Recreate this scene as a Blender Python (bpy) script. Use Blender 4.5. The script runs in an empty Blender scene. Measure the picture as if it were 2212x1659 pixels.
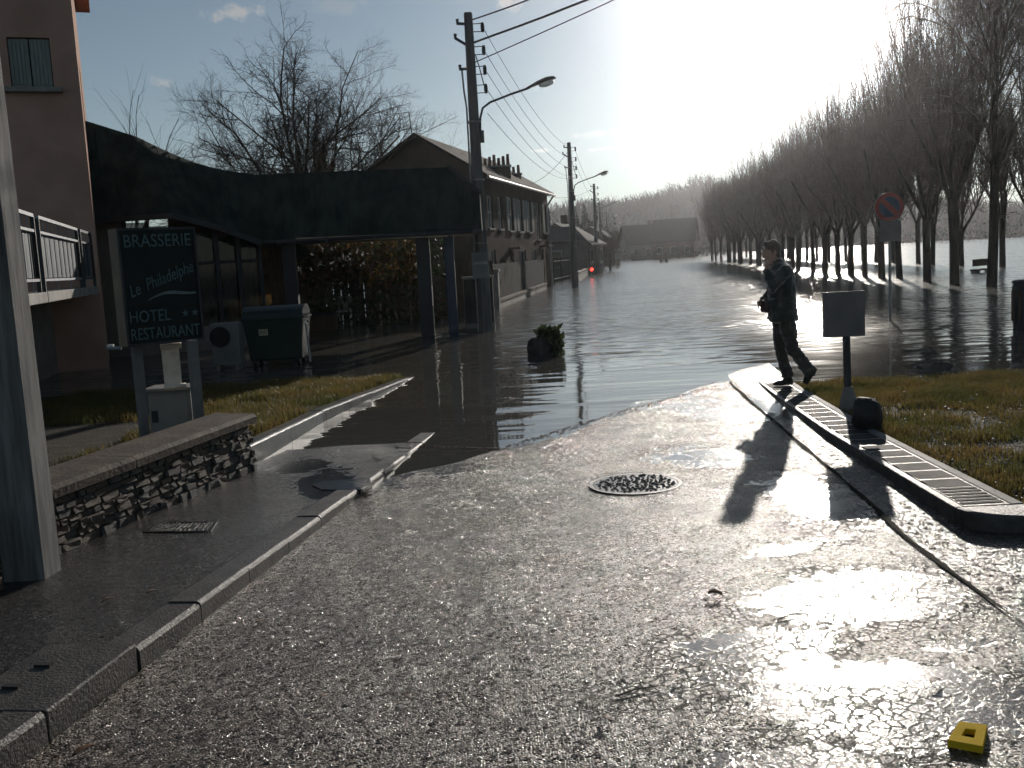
import bpy, bmesh, math, random
import numpy as np
from mathutils import Vector, Matrix, Quaternion, noise as mnoise
R_ = math.radians
SC = bpy.context.scene
COL = SC.collection
rnd = random.Random(7)

# ------------------------------------------------------------------ camera
CAM_Z, PITCH, ROLL, FPX = 1.75, 7.1, 3.1, 2200.0          # FPX: focal length for a frame 2212 wide
cd = bpy.data.cameras.new('camera'); cam = bpy.data.objects.new('camera', cd); COL.objects.link(cam)
cd.sensor_width = 36.0; cd.lens = 36.0 * FPX / 2212.0; cd.clip_start = 0.05; cd.clip_end = 6000
cam.location = (0, 0, CAM_Z)
cam.rotation_mode = 'QUATERNION'
cam.rotation_quaternion = Quaternion((1, 0, 0), R_(90 - PITCH)) @ Quaternion((0, 0, 1), R_(-ROLL))
SC.camera = cam

# ------------------------------------------------------------------ light
SUN_EL, SUN_AZ = 15.5, 17.0
SUN_DIR = Vector((math.sin(R_(SUN_AZ)) * math.cos(R_(SUN_EL)), math.cos(R_(SUN_AZ)) * math.cos(R_(SUN_EL)), math.sin(R_(SUN_EL))))
sd = bpy.data.lights.new('sun', 'SUN'); sun = bpy.data.objects.new('sun', sd); COL.objects.link(sun)
sd.energy = 3.2; sd.angle = R_(0.53); sd.color = (1.0, 0.92, 0.82)
sun.rotation_mode = 'QUATERNION'; sun.rotation_quaternion = SUN_DIR.to_track_quat('Z', 'Y')
SKY_STRENGTH = 0.05; SKY_DUST = 0.05; GREY = 0.42; TINT = (0.86, 1.0, 1.10)
SC.view_settings.view_transform = 'Standard'; SC.view_settings.look = 'None'
SC.view_settings.gamma = 1.0; SC.view_settings.use_curve_mapping = False
SC.view_settings.exposure = 0.1
SC.cycles.use_denoising = True
SC.cycles.max_bounces = 4; SC.cycles.diffuse_bounces = 2; SC.cycles.glossy_bounces = 3; SC.cycles.transmission_bounces = 2; SC.cycles.volume_bounces = 0; SC.cycles.transparent_max_bounces = 4
SC.cycles.use_light_tree = False
SC.cycles.sample_clamp_indirect = 4.0

# survey helpers: a pixel of the 2212-wide photograph turned into a place on a level (gp) or at a distance (at)
def _axes():
    p, r = R_(PITCH), R_(ROLL)
    f = Vector((0, math.cos(p), -math.sin(p))); rt = Vector((1, 0, 0)); up = rt.cross(f)
    return rt * math.cos(r) - up * math.sin(r), up * math.cos(r) + rt * math.sin(r), f
_R, _U, _F = _axes()
def _ray(x, y): return _R * ((x - 1106.0) / FPX) + _U * ((829.5 - y) / FPX) + _F
def gp(x, y, z=0.0):
    d = _ray(x, y); return Vector((0, 0, CAM_Z)) + d * ((z - CAM_Z) / d.z)
def at(x, y, Y):
    d = _ray(x, y); return Vector((0, 0, CAM_Z)) + d * (Y / d.y)

# ------------------------------------------------------------------ node helpers
class NT:
    def __init__(s, tree): s.t = tree; s.n = tree.nodes; s.l = tree.links
    def new(s, typ, **kw):
        n = s.n.new(typ)
        for k, v in kw.items():
            if k.startswith('i_'):
                n.inputs[k[2:].replace('_', ' ')].default_value = v
            else: setattr(n, k, v)
        return n
    def link(s, a, b): s.l.new(a, b)
    def val(s, sock, v):
        if hasattr(v, 'is_output'): s.l.new(v, sock)
        else: sock.default_value = v
    def math(s, op, a, b=None, c=None, clamp=False):
        n = s.n.new('ShaderNodeMath'); n.operation = op; n.use_clamp = clamp
        s.val(n.inputs[0], a)
        if b is not None: s.val(n.inputs[1], b)
        if c is not None: s.val(n.inputs[2], c)
        return n.outputs[0]
    def vmath(s, op, a, b=None):
        n = s.n.new('ShaderNodeVectorMath'); n.operation = op
        s.val(n.inputs[0], a)
        if b is not None: s.val(n.inputs[1], b)
        return n.outputs['Value'] if op in ('DOT_PRODUCT', 'LENGTH', 'DISTANCE') else n.outputs[0]
    def mix(s, f, a, b):
        n = s.n.new('ShaderNodeMix'); n.data_type = 'RGBA'
        s.val(n.inputs[0], f); s.val(n.inputs[6], a); s.val(n.inputs[7], b)
        return n.outputs[2]
    def mixf(s, f, a, b):
        n = s.n.new('ShaderNodeMix'); n.data_type = 'FLOAT'
        s.val(n.inputs[0], f); s.val(n.inputs[2], a); s.val(n.inputs[3], b)
        return n.outputs[0]
    def smooth(s, v, lo, hi):
        n = s.n.new('ShaderNodeMapRange'); n.interpolation_type = 'SMOOTHSTEP'
        s.val(n.inputs[0], v); s.val(n.inputs[1], lo); s.val(n.inputs[2], hi)
        return n.outputs[0]
    def noise(s, vec, scale, detail=4.0, rough=0.55, dist=0.0):
        n = s.n.new('ShaderNodeTexNoise'); s.val(n.inputs['Vector'], vec)
        n.inputs['Scale'].default_value = scale; n.inputs['Detail'].default_value = detail
        n.inputs['Roughness'].default_value = rough; n.inputs['Distortion'].default_value = dist
        return n.outputs['Fac']
    def vor(s, vec, scale, feature='F1', rand=1.0):
        n = s.n.new('ShaderNodeTexVoronoi'); n.feature = feature; s.val(n.inputs['Vector'], vec)
        n.inputs['Scale'].default_value = scale; n.inputs['Randomness'].default_value = rand
        return n
    def mapping(s, vec, scale=(1, 1, 1), rot=(0, 0, 0), loc=(0, 0, 0)):
        n = s.n.new('ShaderNodeMapping'); s.val(n.inputs[0], vec)
        n.inputs[1].default_value = loc; n.inputs[2].default_value = rot; n.inputs[3].default_value = scale
        return n.outputs[0]
    def bump(s, h, strength=0.3, dist=0.01, normal=None):
        n = s.n.new('ShaderNodeBump'); s.val(n.inputs['Height'], h)
        s.val(n.inputs['Strength'], strength); n.inputs['Distance'].default_value = dist
        if normal is not None: s.val(n.inputs['Normal'], normal)
        return n.outputs[0]

# ------------------------------------------------------------------ sky
world = bpy.data.worlds.new('World'); SC.world = world; world.use_nodes = True
def build_sky():
    w = NT(world.node_tree); w.n.clear()
    sky = w.new('ShaderNodeTexSky'); sky.sky_type = 'NISHITA'; sky.sun_disc = False
    sky.sun_elevation = R_(SUN_EL); sky.sun_rotation = R_(SUN_AZ)
    sky.altitude = 100; sky.air_density = 1.0; sky.dust_density = SKY_DUST; sky.ozone_density = 1.0
    tc = w.new('ShaderNodeTexCoord'); d = tc.outputs['Generated']
    col = sky.outputs[0]
    # winter haze greys the blue a little everywhere
    bw = w.new('ShaderNodeRGBToBW'); w.link(col, bw.inputs[0])
    cmb = w.new('ShaderNodeCombineColor')
    w.link(bw.outputs[0], cmb.inputs[0]); w.link(bw.outputs[0], cmb.inputs[1]); w.link(bw.outputs[0], cmb.inputs[2])
    col = w.mix(GREY, col, cmb.outputs[0])
    col = w.vmath('MULTIPLY', col, TINT)                              # the camera's white balance sits on the low sun
    nz = w.noise(w.vmath('SCALE', d), 60, 5, 0.62)
    # small clouds standing at their own bearings; a few more behind the viewer
    def cloud(c, w_deg, h_deg, amount, tilt=0.0):
        nonlocal col
        c = Vector(c).normalized(); right = c.cross(Vector((0, 0, 1))).normalized(); up = right.cross(c)
        r2 = right * math.cos(tilt) + up * math.sin(tilt); u2 = up * math.cos(tilt) - right * math.sin(tilt)
        u = w.vmath('DOT_PRODUCT', d, tuple(r2 / math.tan(R_(w_deg)))); v = w.vmath('DOT_PRODUCT', d, tuple(u2 / math.tan(R_(h_deg))))
        r = w.math('SQRT', w.math('ADD', w.math('MULTIPLY', u, u), w.math('MULTIPLY', v, v)))
        front = w.math('GREATER_THAN', w.vmath('DOT_PRODUCT', d, tuple(c)), 0.5)
        m = w.math('ADD', w.math('SUBTRACT', 1.0, r), w.math('MULTIPLY', w.math('SUBTRACT', nz, 0.5), 3.0))
        m = w.math('MULTIPLY', w.smooth(m, 0.05, 0.9), w.math('MULTIPLY', front, amount))
        col = w.mix(m, col, w.vmath('MULTIPLY', bwv, (1.75, 1.68, 1.62)))
    bwv = cmb.outputs[0]
    for (x, y, a, b, am, t) in [(500, 28, 1.7, 0.5, 0.8, 0.2), (350, 178, 0.9, 0.4, 0.45, -0.1), (735, 14, 1.5, 0.6, 0.2, 0.1),
                                (1095, 4, 1.0, 0.7, 0.8, 0.3), (1290, 288, 2.2, 0.25, 0.22, 0.03), (1312, 321, 1.1, 0.10, 0.5, 0.02),
                                (1165, 325, 0.6, 0.12, 0.5, -0.05), (1660, 238, 1.6, 0.3, 0.3, 0.0)]:
        cloud(_ray(x, y), a, b, am, t)
    for k in range(6):
        an = R_(60 + 48 * k); e = R_(18 + (k * 7) % 15)
        cloud((math.sin(an) * math.cos(e), math.cos(an) * math.cos(e), math.sin(e)), 4 + k % 3, 1.2, 0.5, 0.1)
    bg = w.new('ShaderNodeBackground'); bg.inputs[1].default_value = SKY_STRENGTH
    w.link(col, bg.inputs[0])
    out = w.new('ShaderNodeOutputWorld'); w.link(bg.outputs[0], out.inputs[0])
build_sky()

# ------------------------------------------------------------------ materials
MATS = {}
def pmat(name, c1, c2=None, rough=0.7, scale=6.0, bump=0.0, bscale=40.0, bdist=0.01, spec=0.5, metal=0.0, coat=0.0, stretch=(1, 1, 1), detail=3.0, transl=0.0, rvar=0.15):
    m = bpy.data.materials.new(name); m.use_nodes = True; t = NT(m.node_tree)
    b = t.n['Principled BSDF']
    tc = t.new('ShaderNodeTexCoord'); v = t.mapping(tc.outputs['Object'], stretch)
    nz = t.noise(v, scale, detail, 0.6)
    f = t.smooth(nz, 0.3, 0.7)
    c2 = c2 or tuple(x * 0.65 for x in c1)
    col = t.mix(f, (*c1, 1), (*c2, 1))
    t.link(col, b.inputs['Base Color'])
    t.link(t.math('ADD', rough - rvar / 2, t.math('MULTIPLY', nz, rvar)), b.inputs['Roughness'])
    b.inputs['Specular IOR Level'].default_value = spec; b.inputs['Metallic'].default_value = metal
    b.inputs['Coat Weight'].default_value = coat; b.inputs['Coat Roughness'].default_value = 0.12
    if bump: t.link(t.bump(t.noise(v, bscale, 3, 0.65), bump, bdist), b.inputs['Normal'])
    if transl:
        tr = t.new('ShaderNodeBsdfTranslucent'); t.link(col, tr.inputs[0])
        ms = t.new('ShaderNodeMixShader'); ms.inputs[0].default_value = transl
        t.link(b.outputs[0], ms.inputs[1]); t.link(tr.outputs[0], ms.inputs[2])
        t.link(ms.outputs[0], t.n['Material Output'].inputs[0])
    MATS[name] = m
    return m
def M(n): return MATS[n]

pmat('hotel_stucco', (0.50, 0.315, 0.245), (0.40, 0.25, 0.19), 0.9, 1.2, 0.35, 90, 0.008, 0.2)
pmat('veranda_wall', (0.24, 0.21, 0.18), (0.17, 0.15, 0.13), 0.9, 1.5, 0.3, 80, 0.008, 0.2)
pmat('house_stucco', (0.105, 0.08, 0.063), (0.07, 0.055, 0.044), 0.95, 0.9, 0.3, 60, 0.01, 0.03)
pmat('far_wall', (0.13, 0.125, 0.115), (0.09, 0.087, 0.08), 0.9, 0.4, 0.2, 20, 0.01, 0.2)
pmat('roof_green', (0.028, 0.044, 0.039), (0.010, 0.018, 0.016), 0.92, 1.0, 0.25, 30, 0.01, 0.15, stretch=(3, 3, 0.5))
pmat('roof_tile', (0.075, 0.05, 0.04), (0.04, 0.032, 0.03), 0.95, 3, 0.4, 25, 0.02, 0.3)
pmat('roof_slate', (0.026, 0.028, 0.031), (0.018, 0.02, 0.023), 0.95, 2, 0.3, 20, 0.02)
pmat('eave_orange', (0.45, 0.17, 0.085), (0.36, 0.13, 0.07), 0.8, 3)
pmat('concrete', (0.30, 0.285, 0.26), (0.19, 0.18, 0.165), 0.75, 3, 0.4, 70, 0.006, 0.4)
pmat('concrete_wet', (0.085, 0.075, 0.064), (0.035, 0.031, 0.027), 0.5, 7, 0.8, 60, 0.010, 0.5, coat=0.12)
pmat('kerb_wet', (0.20, 0.19, 0.175), (0.10, 0.095, 0.088), 0.30, 3, 0.5, 110, 0.004, 0.6, coat=0.5)
pmat('pole_concrete', (0.17, 0.165, 0.155), (0.105, 0.105, 0.10), 0.85, 2, 0.3, 50, 0.006, 0.3, stretch=(3, 3, 0.4))
pmat('near_pole', (0.23, 0.225, 0.215), (0.11, 0.108, 0.105), 0.8, 6, 0.5, 50, 0.008, 0.3, stretch=(3, 3, 0.25))
pmat('coping', (0.135, 0.098, 0.073), (0.06, 0.046, 0.037), 0.8, 5, 0.9, 28, 0.012, 0.3)
pmat('stone_a', (0.15, 0.125, 0.10), (0.075, 0.064, 0.052), 0.72, 7, 0.9, 22, 0.02, 0.4)
pmat('stone_b', (0.19, 0.14, 0.105), (0.09, 0.07, 0.055), 0.72, 9, 0.9, 26, 0.02, 0.4)
pmat('stone_c', (0.12, 0.12, 0.11), (0.065, 0.066, 0.06), 0.7, 8, 0.9, 24, 0.02, 0.4)
pmat('mortar', (0.14, 0.125, 0.105), (0.08, 0.072, 0.06), 0.95, 9, 0.7, 60, 0.01, 0.2)
pmat('paver_dark', (0.070, 0.060, 0.052), (0.042, 0.036, 0.032), 0.78, 9, 0.8, 120, 0.006, 0.25)
pmat('grit_joint', (0.36, 0.31, 0.245), (0.18, 0.155, 0.12), 0.38, 40, 1.0, 110, 0.012, 0.6)
pmat('soil', (0.062, 0.05, 0.032), (0.03, 0.026, 0.018), 0.85, 5, 0.9, 40, 0.03, 0.3)
pmat('moss_joint', (0.040, 0.036, 0.020), (0.02, 0.018, 0.011), 0.95, 25, 0.9, 90, 0.01, 0.1)
pmat('mud', (0.055, 0.048, 0.038), (0.03, 0.027, 0.022), 0.5, 2, 0.5, 20, 0.02, 0.4)
pmat('bark', (0.085, 0.072, 0.056), (0.042, 0.037, 0.03), 0.9, 7, 0.9, 20, 0.03, 0.25, stretch=(1, 1, 0.25))
pmat('twig', (0.13, 0.095, 0.07), (0.075, 0.057, 0.044), 0.85, 2, 0, spec=0.25)
pmat('twig_red', (0.13, 0.072, 0.045), (0.075, 0.045, 0.032), 0.85, 2, 0, spec=0.25)
pmat('conifer', (0.028, 0.05, 0.024), (0.015, 0.03, 0.016), 0.8, 3, 0)
pmat('leaf_autumn', (0.16, 0.09, 0.035), (0.06, 0.052, 0.02), 0.65, 5, 0, transl=0.4)
pmat('leaf_green', (0.05, 0.075, 0.025), (0.03, 0.04, 0.015), 0.6, 5, 0, transl=0.3)
pmat('leaf_dead', (0.16, 0.08, 0.04), (0.07, 0.04, 0.025), 0.6, 20, 0.4, 60, 0.004, transl=0.15)
pmat('grass_blade', (0.21, 0.145, 0.048), (0.095, 0.105, 0.030), 0.5, 1.6, 0, transl=0.55, detail=6)
pmat('pebble', (0.45, 0.42, 0.37), (0.22, 0.2, 0.18), 0.35, 30, 0, coat=0.4)
pmat('metal_dark', (0.055, 0.058, 0.062), (0.035, 0.037, 0.04), 0.5, 6, 0.1, 60, 0.002, metal=0.3)
pmat('metal_grey', (0.30, 0.30, 0.30), (0.20, 0.20, 0.20), 0.42, 6, 0.1, 60, 0.002, metal=0.6)
pmat('steel_rail', (0.32, 0.335, 0.36), (0.22, 0.23, 0.25), 0.5, 6, 0, metal=0.4)
pmat('cast_iron', (0.035, 0.033, 0.031), (0.02, 0.019, 0.018), 0.36, 20, 0.4, 120, 0.003, metal=0.5, coat=0.4)
pmat('cable', (0.016, 0.016, 0.017), None, 0.7)
pmat('insulator', (0.03, 0.026, 0.024), None, 0.4)
pmat('lamp_shell', (0.20, 0.165, 0.14), (0.14, 0.115, 0.1), 0.5, 6, 0)
pmat('sign_face', (0.006, 0.011, 0.010), (0.004, 0.007, 0.006), 0.6, 3, 0, spec=0.4)
pmat('sign_edge', (0.26, 0.21, 0.155), (0.19, 0.15, 0.11), 0.6, 4, 0)
pmat('letter', (0.09, 0.165, 0.18), (0.065, 0.12, 0.13), 0.5, 10, 0)
pmat('swoosh', (0.16, 0.22, 0.21), None, 0.5)
pmat('post_grey', (0.19, 0.19, 0.19), (0.13, 0.13, 0.13), 0.6, 4, 0.1, 50)
pmat('parchment', (0.78, 0.70, 0.60), (0.58, 0.50, 0.41), 0.55, 9, 0.25, 40, 0.003)
pmat('cabinet', (0.21, 0.215, 0.20), (0.16, 0.165, 0.155), 0.6, 2, 0.1, 40)
pmat('bin_green', (0.008, 0.028, 0.022), (0.006, 0.02, 0.016), 0.42, 3, 0.1, 40, 0.003)
pmat('sticker', (0.55, 0.50, 0.32), (0.45, 0.41, 0.27), 0.5, 20)
pmat('ink', (0.02, 0.02, 0.02), None, 0.6)
pmat('blue_panel', (0.010, 0.034, 0.055), (0.007, 0.024, 0.04), 0.6, 3, 0)
pmat('blue_paint', (0.016, 0.035, 0.07), (0.012, 0.026, 0.05), 0.5, 3, 0.15, 30)
pmat('dark_paint', (0.022, 0.026, 0.03), (0.015, 0.018, 0.02), 0.55, 3, 0.15, 30)
pmat('white_paint', (0.72, 0.71, 0.68), (0.6, 0.59, 0.56), 0.5, 4, 0.1, 40)
pmat('shutter', (0.25, 0.27, 0.25), (0.18, 0.20, 0.185), 0.6, 4, 0.1, 40, stretch=(6, 6, 0.6))
pmat('wood_brown', (0.11, 0.07, 0.045), (0.065, 0.042, 0.028), 0.7, 5, 0.4, 30, 0.006, stretch=(4, 4, 0.5))
pmat('fence_grey', (0.075, 0.075, 0.07), (0.045, 0.046, 0.044), 0.95, 3, 0.2, 30, spec=0.05, stretch=(4, 4, 0.5))
pmat('fence_blue', (0.028, 0.04, 0.056), (0.018, 0.028, 0.04), 0.95, 3, 0.2, 30, spec=0.05, stretch=(4, 4, 0.5))
pmat('soffit', (0.34, 0.27, 0.19), (0.25, 0.20, 0.14), 0.7, 4, 0.2, 40, stretch=(0.5, 4, 4))
pmat('red_paint', (0.26, 0.025, 0.02), (0.2, 0.02, 0.016), 0.5, 8)
pmat('sign_blue', (0.045, 0.05, 0.085), (0.04, 0.042, 0.07), 0.5, 8)
pmat('board_back', (0.20, 0.178, 0.165), (0.155, 0.14, 0.13), 0.65, 4, 0.1, 30, metal=0.1)
pmat('boulder', (0.045, 0.042, 0.038), (0.022, 0.021, 0.02), 0.7, 6, 0.8, 18, 0.02)
pmat('skin', (0.50, 0.31, 0.23), (0.44, 0.26, 0.19), 0.55, 20, 0.1, 200, 0.001)
pmat('hair', (0.16, 0.105, 0.065), (0.09, 0.06, 0.04), 0.5, 40, 0.7, 90, 0.01, stretch=(1, 1, 0.4))
pmat('jacket', (0.055, 0.062, 0.055), (0.038, 0.045, 0.04), 0.75, 6, 0.5, 14, 0.02, 0.3)
pmat('trousers', (0.075, 0.068, 0.058), (0.05, 0.046, 0.04), 0.85, 6, 0.5, 16, 0.02, 0.25)
pmat('boot', (0.022, 0.02, 0.018), None, 0.5, 6, 0.3, 60, 0.003)
pmat('bag_red', (0.05, 0.018, 0.02), (0.035, 0.013, 0.015), 0.6, 6)
pmat('hill_soil', (0.022, 0.025, 0.022), (0.015, 0.017, 0.016), 0.95, 0.05, 0.5, 0.5, 0.5)
pmat('pot_clay', (0.22, 0.10, 0.06), (0.15, 0.07, 0.045), 0.8, 5)
pmat('yellow_plastic', (0.78, 0.52, 0.03), (0.68, 0.44, 0.025), 0.85, 20, spec=0.08)
pmat('tub', (0.035, 0.028, 0.024), (0.02, 0.017, 0.015), 0.6, 8, 0.4, 30, 0.01)

for n_ in ('jacket', 'trousers', 'hair'):
    b_ = M(n_).node_tree.nodes['Principled BSDF']; b_.inputs['Sheen Weight'].default_value = 1.0; b_.inputs['Sheen Roughness'].default_value = 0.4
def glass_mat(name, base, rough, alpha_mix):
    m = bpy.data.materials.new(name); m.use_nodes = True; t = NT(m.node_tree); b = t.n['Principled BSDF']
    b.inputs['Base Color'].default_value = (*base, 1); b.inputs['Roughness'].default_value = rough
    b.inputs['Specular IOR Level'].default_value = 0.6
    tr = t.new('ShaderNodeBsdfTransparent'); ms = t.new('ShaderNodeMixShader'); ms.inputs[0].default_value = alpha_mix
    t.link(b.outputs[0], ms.inputs[1]); t.link(tr.outputs[0], ms.inputs[2]); t.link(ms.outputs[0], t.n['Material Output'].inputs[0])
    MATS[name] = m
glass_mat('window_glass', (0.012, 0.016, 0.016), 0.06, 0.35)
glass_mat('lamp_glass', (0.75, 0.75, 0.72), 0.25, 0.25)
m = bpy.data.materials.new('red_lamp'); m.use_nodes = True; t = NT(m.node_tree); b = t.n['Principled BSDF']
b.inputs['Base Color'].default_value = (0.5, 0.01, 0.01, 1); b.inputs['Emission Color'].default_value = (1, 0.03, 0.02, 1); b.inputs['Emission Strength'].default_value = 6.0
MATS['red_lamp'] = m

def water_mat():
    m = bpy.data.materials.new('water'); m.use_nodes = True; t = NT(m.node_tree); b = t.n['Principled BSDF']
    tc = t.new('ShaderNodeTexCoord'); o = tc.outputs['Object']
    v0 = t.mapping(o, (0.30, 0.95, 1), (0, 0, R_(-7))); v1 = t.mapping(o, (0.8, 2.7, 1), (0, 0, R_(-11)))
    v2 = t.mapping(o, (2.6, 7.5, 1), (0, 0, R_(12))); v3 = t.mapping(o, (0.05, 0.16, 1), (0, 0, R_(8)))
    n0 = t.noise(v0, 1.0, 2, 0.5, 0.3); n1 = t.noise(v1, 1.0, 2, 0.5, 0.4); n2 = t.noise(v2, 1.0, 2, 0.55, 0.3); gust = t.smooth(t.noise(v3, 1.0, 3, 0.55), 0.35, 0.65)
    sep = t.new('ShaderNodeSeparateXYZ'); t.link(o, sep.inputs[0])
    open_ = t.smooth(sep.outputs[1], 11.0, 24.0)                    # the near shore lies in the lee and is calmer
    amp = t.mixf(open_, 0.30, t.math('ADD', 0.65, t.math('MULTIPLY', gust, 0.75)))
    h = t.math('ADD', t.math('MULTIPLY', n0, 0.075), t.math('ADD', t.math('MULTIPLY', n1, 0.020), t.math('MULTIPLY', n2, t.math('MULTIPLY', open_, 0.0045))))
    gl = t.new('ShaderNodeTexNoise'); gl.inputs['Scale'].default_value = 1.0; gl.inputs['Detail'].default_value = 2.0; t.link(v2, gl.inputs['Vector'])
    sn = t.n.new('ShaderNodeVectorMath'); sn.operation = 'SCALE'; t.link(t.vmath('SUBTRACT', gl.outputs['Color'], (0.5, 0.5, 0.5)), sn.inputs[0])
    t.link(t.math('MULTIPLY', t.smooth(sep.outputs[1], 12.5, 24.0), t.math('ADD', 0.36, t.math('MULTIPLY', gust, 0.3))), sn.inputs['Scale'])
    geo = t.new('ShaderNodeNewGeometry')
    chop = t.vmath('NORMALIZE', t.vmath('ADD', geo.outputs['Normal'], t.vmath('MULTIPLY', sn.outputs[0], (1, 1, 0))))
    t.link(t.bump(t.math('MULTIPLY', h, amp), 1.0, 1.0, chop), b.inputs['Normal'])
    b.inputs['Base Color'].default_value = (0.095, 0.091, 0.078, 1)
    t.link(t.mixf(t.smooth(sep.outputs[1], 16.0, 60.0), t.mixf(open_, 0.04, 0.15), 0.18), b.inputs['Roughness']); b.inputs['IOR'].default_value = 1.38
    MATS['water'] = m
water_mat()

PUDDLE_ROUGH = 0.2
def asphalt_mat(name, stone=85.0, base=(0.048, 0.044, 0.040), base2=(0.085, 0.075, 0.062), blobs=(), rough=0.30, bumpd=0.006, crack=True, bs=0.8, dampscale=0.7, coarse=0.5, tilt=3.0, shore=False):
    m = bpy.data.materials.new(name); m.use_nodes = True; t = NT(m.node_tree); b = t.n['Principled BSDF']
    tc = t.new('ShaderNodeTexCoord'); o = tc.outputs['Object']
    v = t.vor(o, stone); d = v.outputs['Distance']
    dome = t.math('SUBTRACT', 1.0, t.math('POWER', t.math('MULTIPLY', d, 1.15), 2.2))                  # stones with worn flat tops
    rn = t.new('ShaderNodeSeparateColor'); t.link(v.outputs['Color'], rn.inputs[0])
    low = t.noise(o, 2.2, 2, 0.6); mid = t.noise(o, 12, 2, 0.6)
    v2 = t.vor(o, stone * 0.45); d2 = v2.outputs['Distance']
    h = t.math('ADD', t.math('MULTIPLY', dome, t.math('ADD', 0.5, t.math('MULTIPLY', rn.outputs[0], 0.6))), t.math('ADD', t.math('MULTIPLY', mid, 0.35), t.math('MULTIPLY', t.math('MULTIPLY', d2, d2), -coarse)))
    # puddles: shallow dips given by place and size, broken up by the surface's own unevenness
    pm = None
    sep = t.new('ShaderNodeSeparateXYZ'); t.link(o, sep.inputs[0])
    for (cx, cy, rx, ry, ang) in blobs:
        mp = t.mapping(o, (1 / rx, 1 / ry, 0), (0, 0, 0), (0, 0, 0))
        n = t.n[-1]
        n.vector_type = 'TEXTURE'; n.inputs[1].default_value = (cx, cy, 0); n.inputs[2].default_value = (0, 0, ang); n.inputs[3].default_value = (rx, ry, 1e3)
        f = t.math('SUBTRACT', 1.0, t.vmath('LENGTH', n.outputs[0]))
        pm = f if pm is None else t.math('MAXIMUM', pm, f)
    if shore:                                                        # the strip just left by the water lies smooth under silt
        sx = t.math('MULTIPLY', t.math('ADD', sep.outputs[0], 0.11), 0.797); sy = t.math('MULTIPLY', t.math('SUBTRACT', sep.outputs[1], 9.3), 0.604)
        pm = t.math('MAXIMUM', pm, t.math('MULTIPLY', t.math('SUBTRACT', 0.42, t.math('SUBTRACT', sx, sy)), 0.9))
    rough_lvl = t.math('ADD', t.math('MULTIPLY', t.math('SUBTRACT', low, 0.5), 2.2), t.math('MULTIPLY', t.math('SUBTRACT', mid, 0.5), 1.6))
    if pm is not None: wet = t.smooth(t.math('ADD', t.math('MULTIPLY', pm, 1.6), rough_lvl), 0.25, 0.55)
    else: wet = t.smooth(rough_lvl, 0.75, 1.2)
    wet_s = t.math('MULTIPLY', wet, t.smooth(t.math('SUBTRACT', t.math('MULTIPLY', wet, 1.6), t.math('MULTIPLY', h, 0.45)), 0.25, 0.55))
    hh = t.math('MULTIPLY', h, t.math('SUBTRACT', 1.0, t.math('MULTIPLY', wet_s, 0.93)))
    colr = t.mix(t.math('MULTIPLY', rn.outputs[1], rn.outputs[1]), (*base, 1), (*base2, 1))
    colr = t.mix(t.smooth(low, 0.35, 0.7), colr, t.mix(0.5, colr, (*[x * 0.5 for x in base], 1)))
    if crack:
        wv = t.new('ShaderNodeTexNoise'); wv.inputs['Scale'].default_value = 7; wv.inputs['Detail'].default_value = 3; t.link(o, wv.inputs['Vector'])
        ov = t.vmath('ADD', o, t.vmath('SCALE', wv.outputs['Color']))
        t.n[-2].inputs['Scale'].default_value = 0.07
        ve = t.vor(ov, 19.0, 'DISTANCE_TO_EDGE'); ck = t.math('SUBTRACT', 1.0, t.smooth(ve.outputs['Distance'], 0.02, 0.11))
        zone = t.smooth(t.noise(o, 1.1, 3, 0.6), 0.42, 0.60)
        zone = t.math('MAXIMUM', t.math('MULTIPLY', zone, 0.45), t.smooth(t.math('ADD', pm, t.math('MULTIPLY', t.math('SUBTRACT', low, 0.5), 1.2)), -0.35, 0.1)) if pm is not None else zone
        hole = t.smooth(t.noise(o, 3.1, 2, 0.5), 0.38, 0.55)                # deeper water drowns the cracks here and there
        ck = t.math('MULTIPLY', ck, t.math('MULTIPLY', zone, hole))
        colr = t.mix(t.math('MULTIPLY', ck, 0.85), colr, (0.03, 0.024, 0.013, 1))
        hh = t.math('ADD', hh, t.math('MULTIPLY', ck, t.math('ADD', -0.3, t.math('MULTIPLY', dome, 0.8))))
        rr = t.math('MULTIPLY', ck, 0.5)
    else: rr = 0.0
    t.link(colr, b.inputs['Base Color'])
    damp = t.smooth(t.noise(o, dampscale, 3, 0.5), 0.3, 0.7)
    r0 = t.mixf(damp, rough, rough * 1.6)
    t.link(t.math('ADD', t.mixf(wet_s, r0, PUDDLE_ROUGH), rr), b.inputs['Roughness'])
    geo = t.new('ShaderNodeNewGeometry')
    def facet(colour, k):                                            # each stone lies at its own tilt
        c0 = t.vmath('SUBTRACT', colour, (0.5, 0.5, 0.5)); ln = t.vmath('LENGTH', c0)
        sn = t.n.new('ShaderNodeVectorMath'); sn.operation = 'SCALE'; t.link(c0, sn.inputs[0]); t.link(t.math('MULTIPLY', t.math('MULTIPLY', ln, ln), t.math('MULTIPLY', t.math('SUBTRACT', 1.0, wet_s), k)), sn.inputs['Scale'])
        return t.vmath('MULTIPLY', sn.outputs[0], (1, 1, 0.2))
    nv = t.vmath('ADD', geo.outputs['Normal'], t.vmath('ADD', facet(v.outputs['Color'], tilt), facet(v2.outputs['Color'], tilt * 0.8)))
    nv = t.vmath('NORMALIZE', nv)
    nrm = t.bump(hh, bs, bumpd, nv); t.link(nrm, b.inputs['Normal'])
    b.inputs['Specular IOR Level'].default_value = 0.15; b.inputs['Coat IOR'].default_value = 1.38
    b.inputs['Coat Weight'].default_value = 0.95; b.inputs['Coat Roughness'].default_value = 0.12; t.link(nrm, b.inputs['Coat Normal'])
    MATS[name] = m
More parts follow.
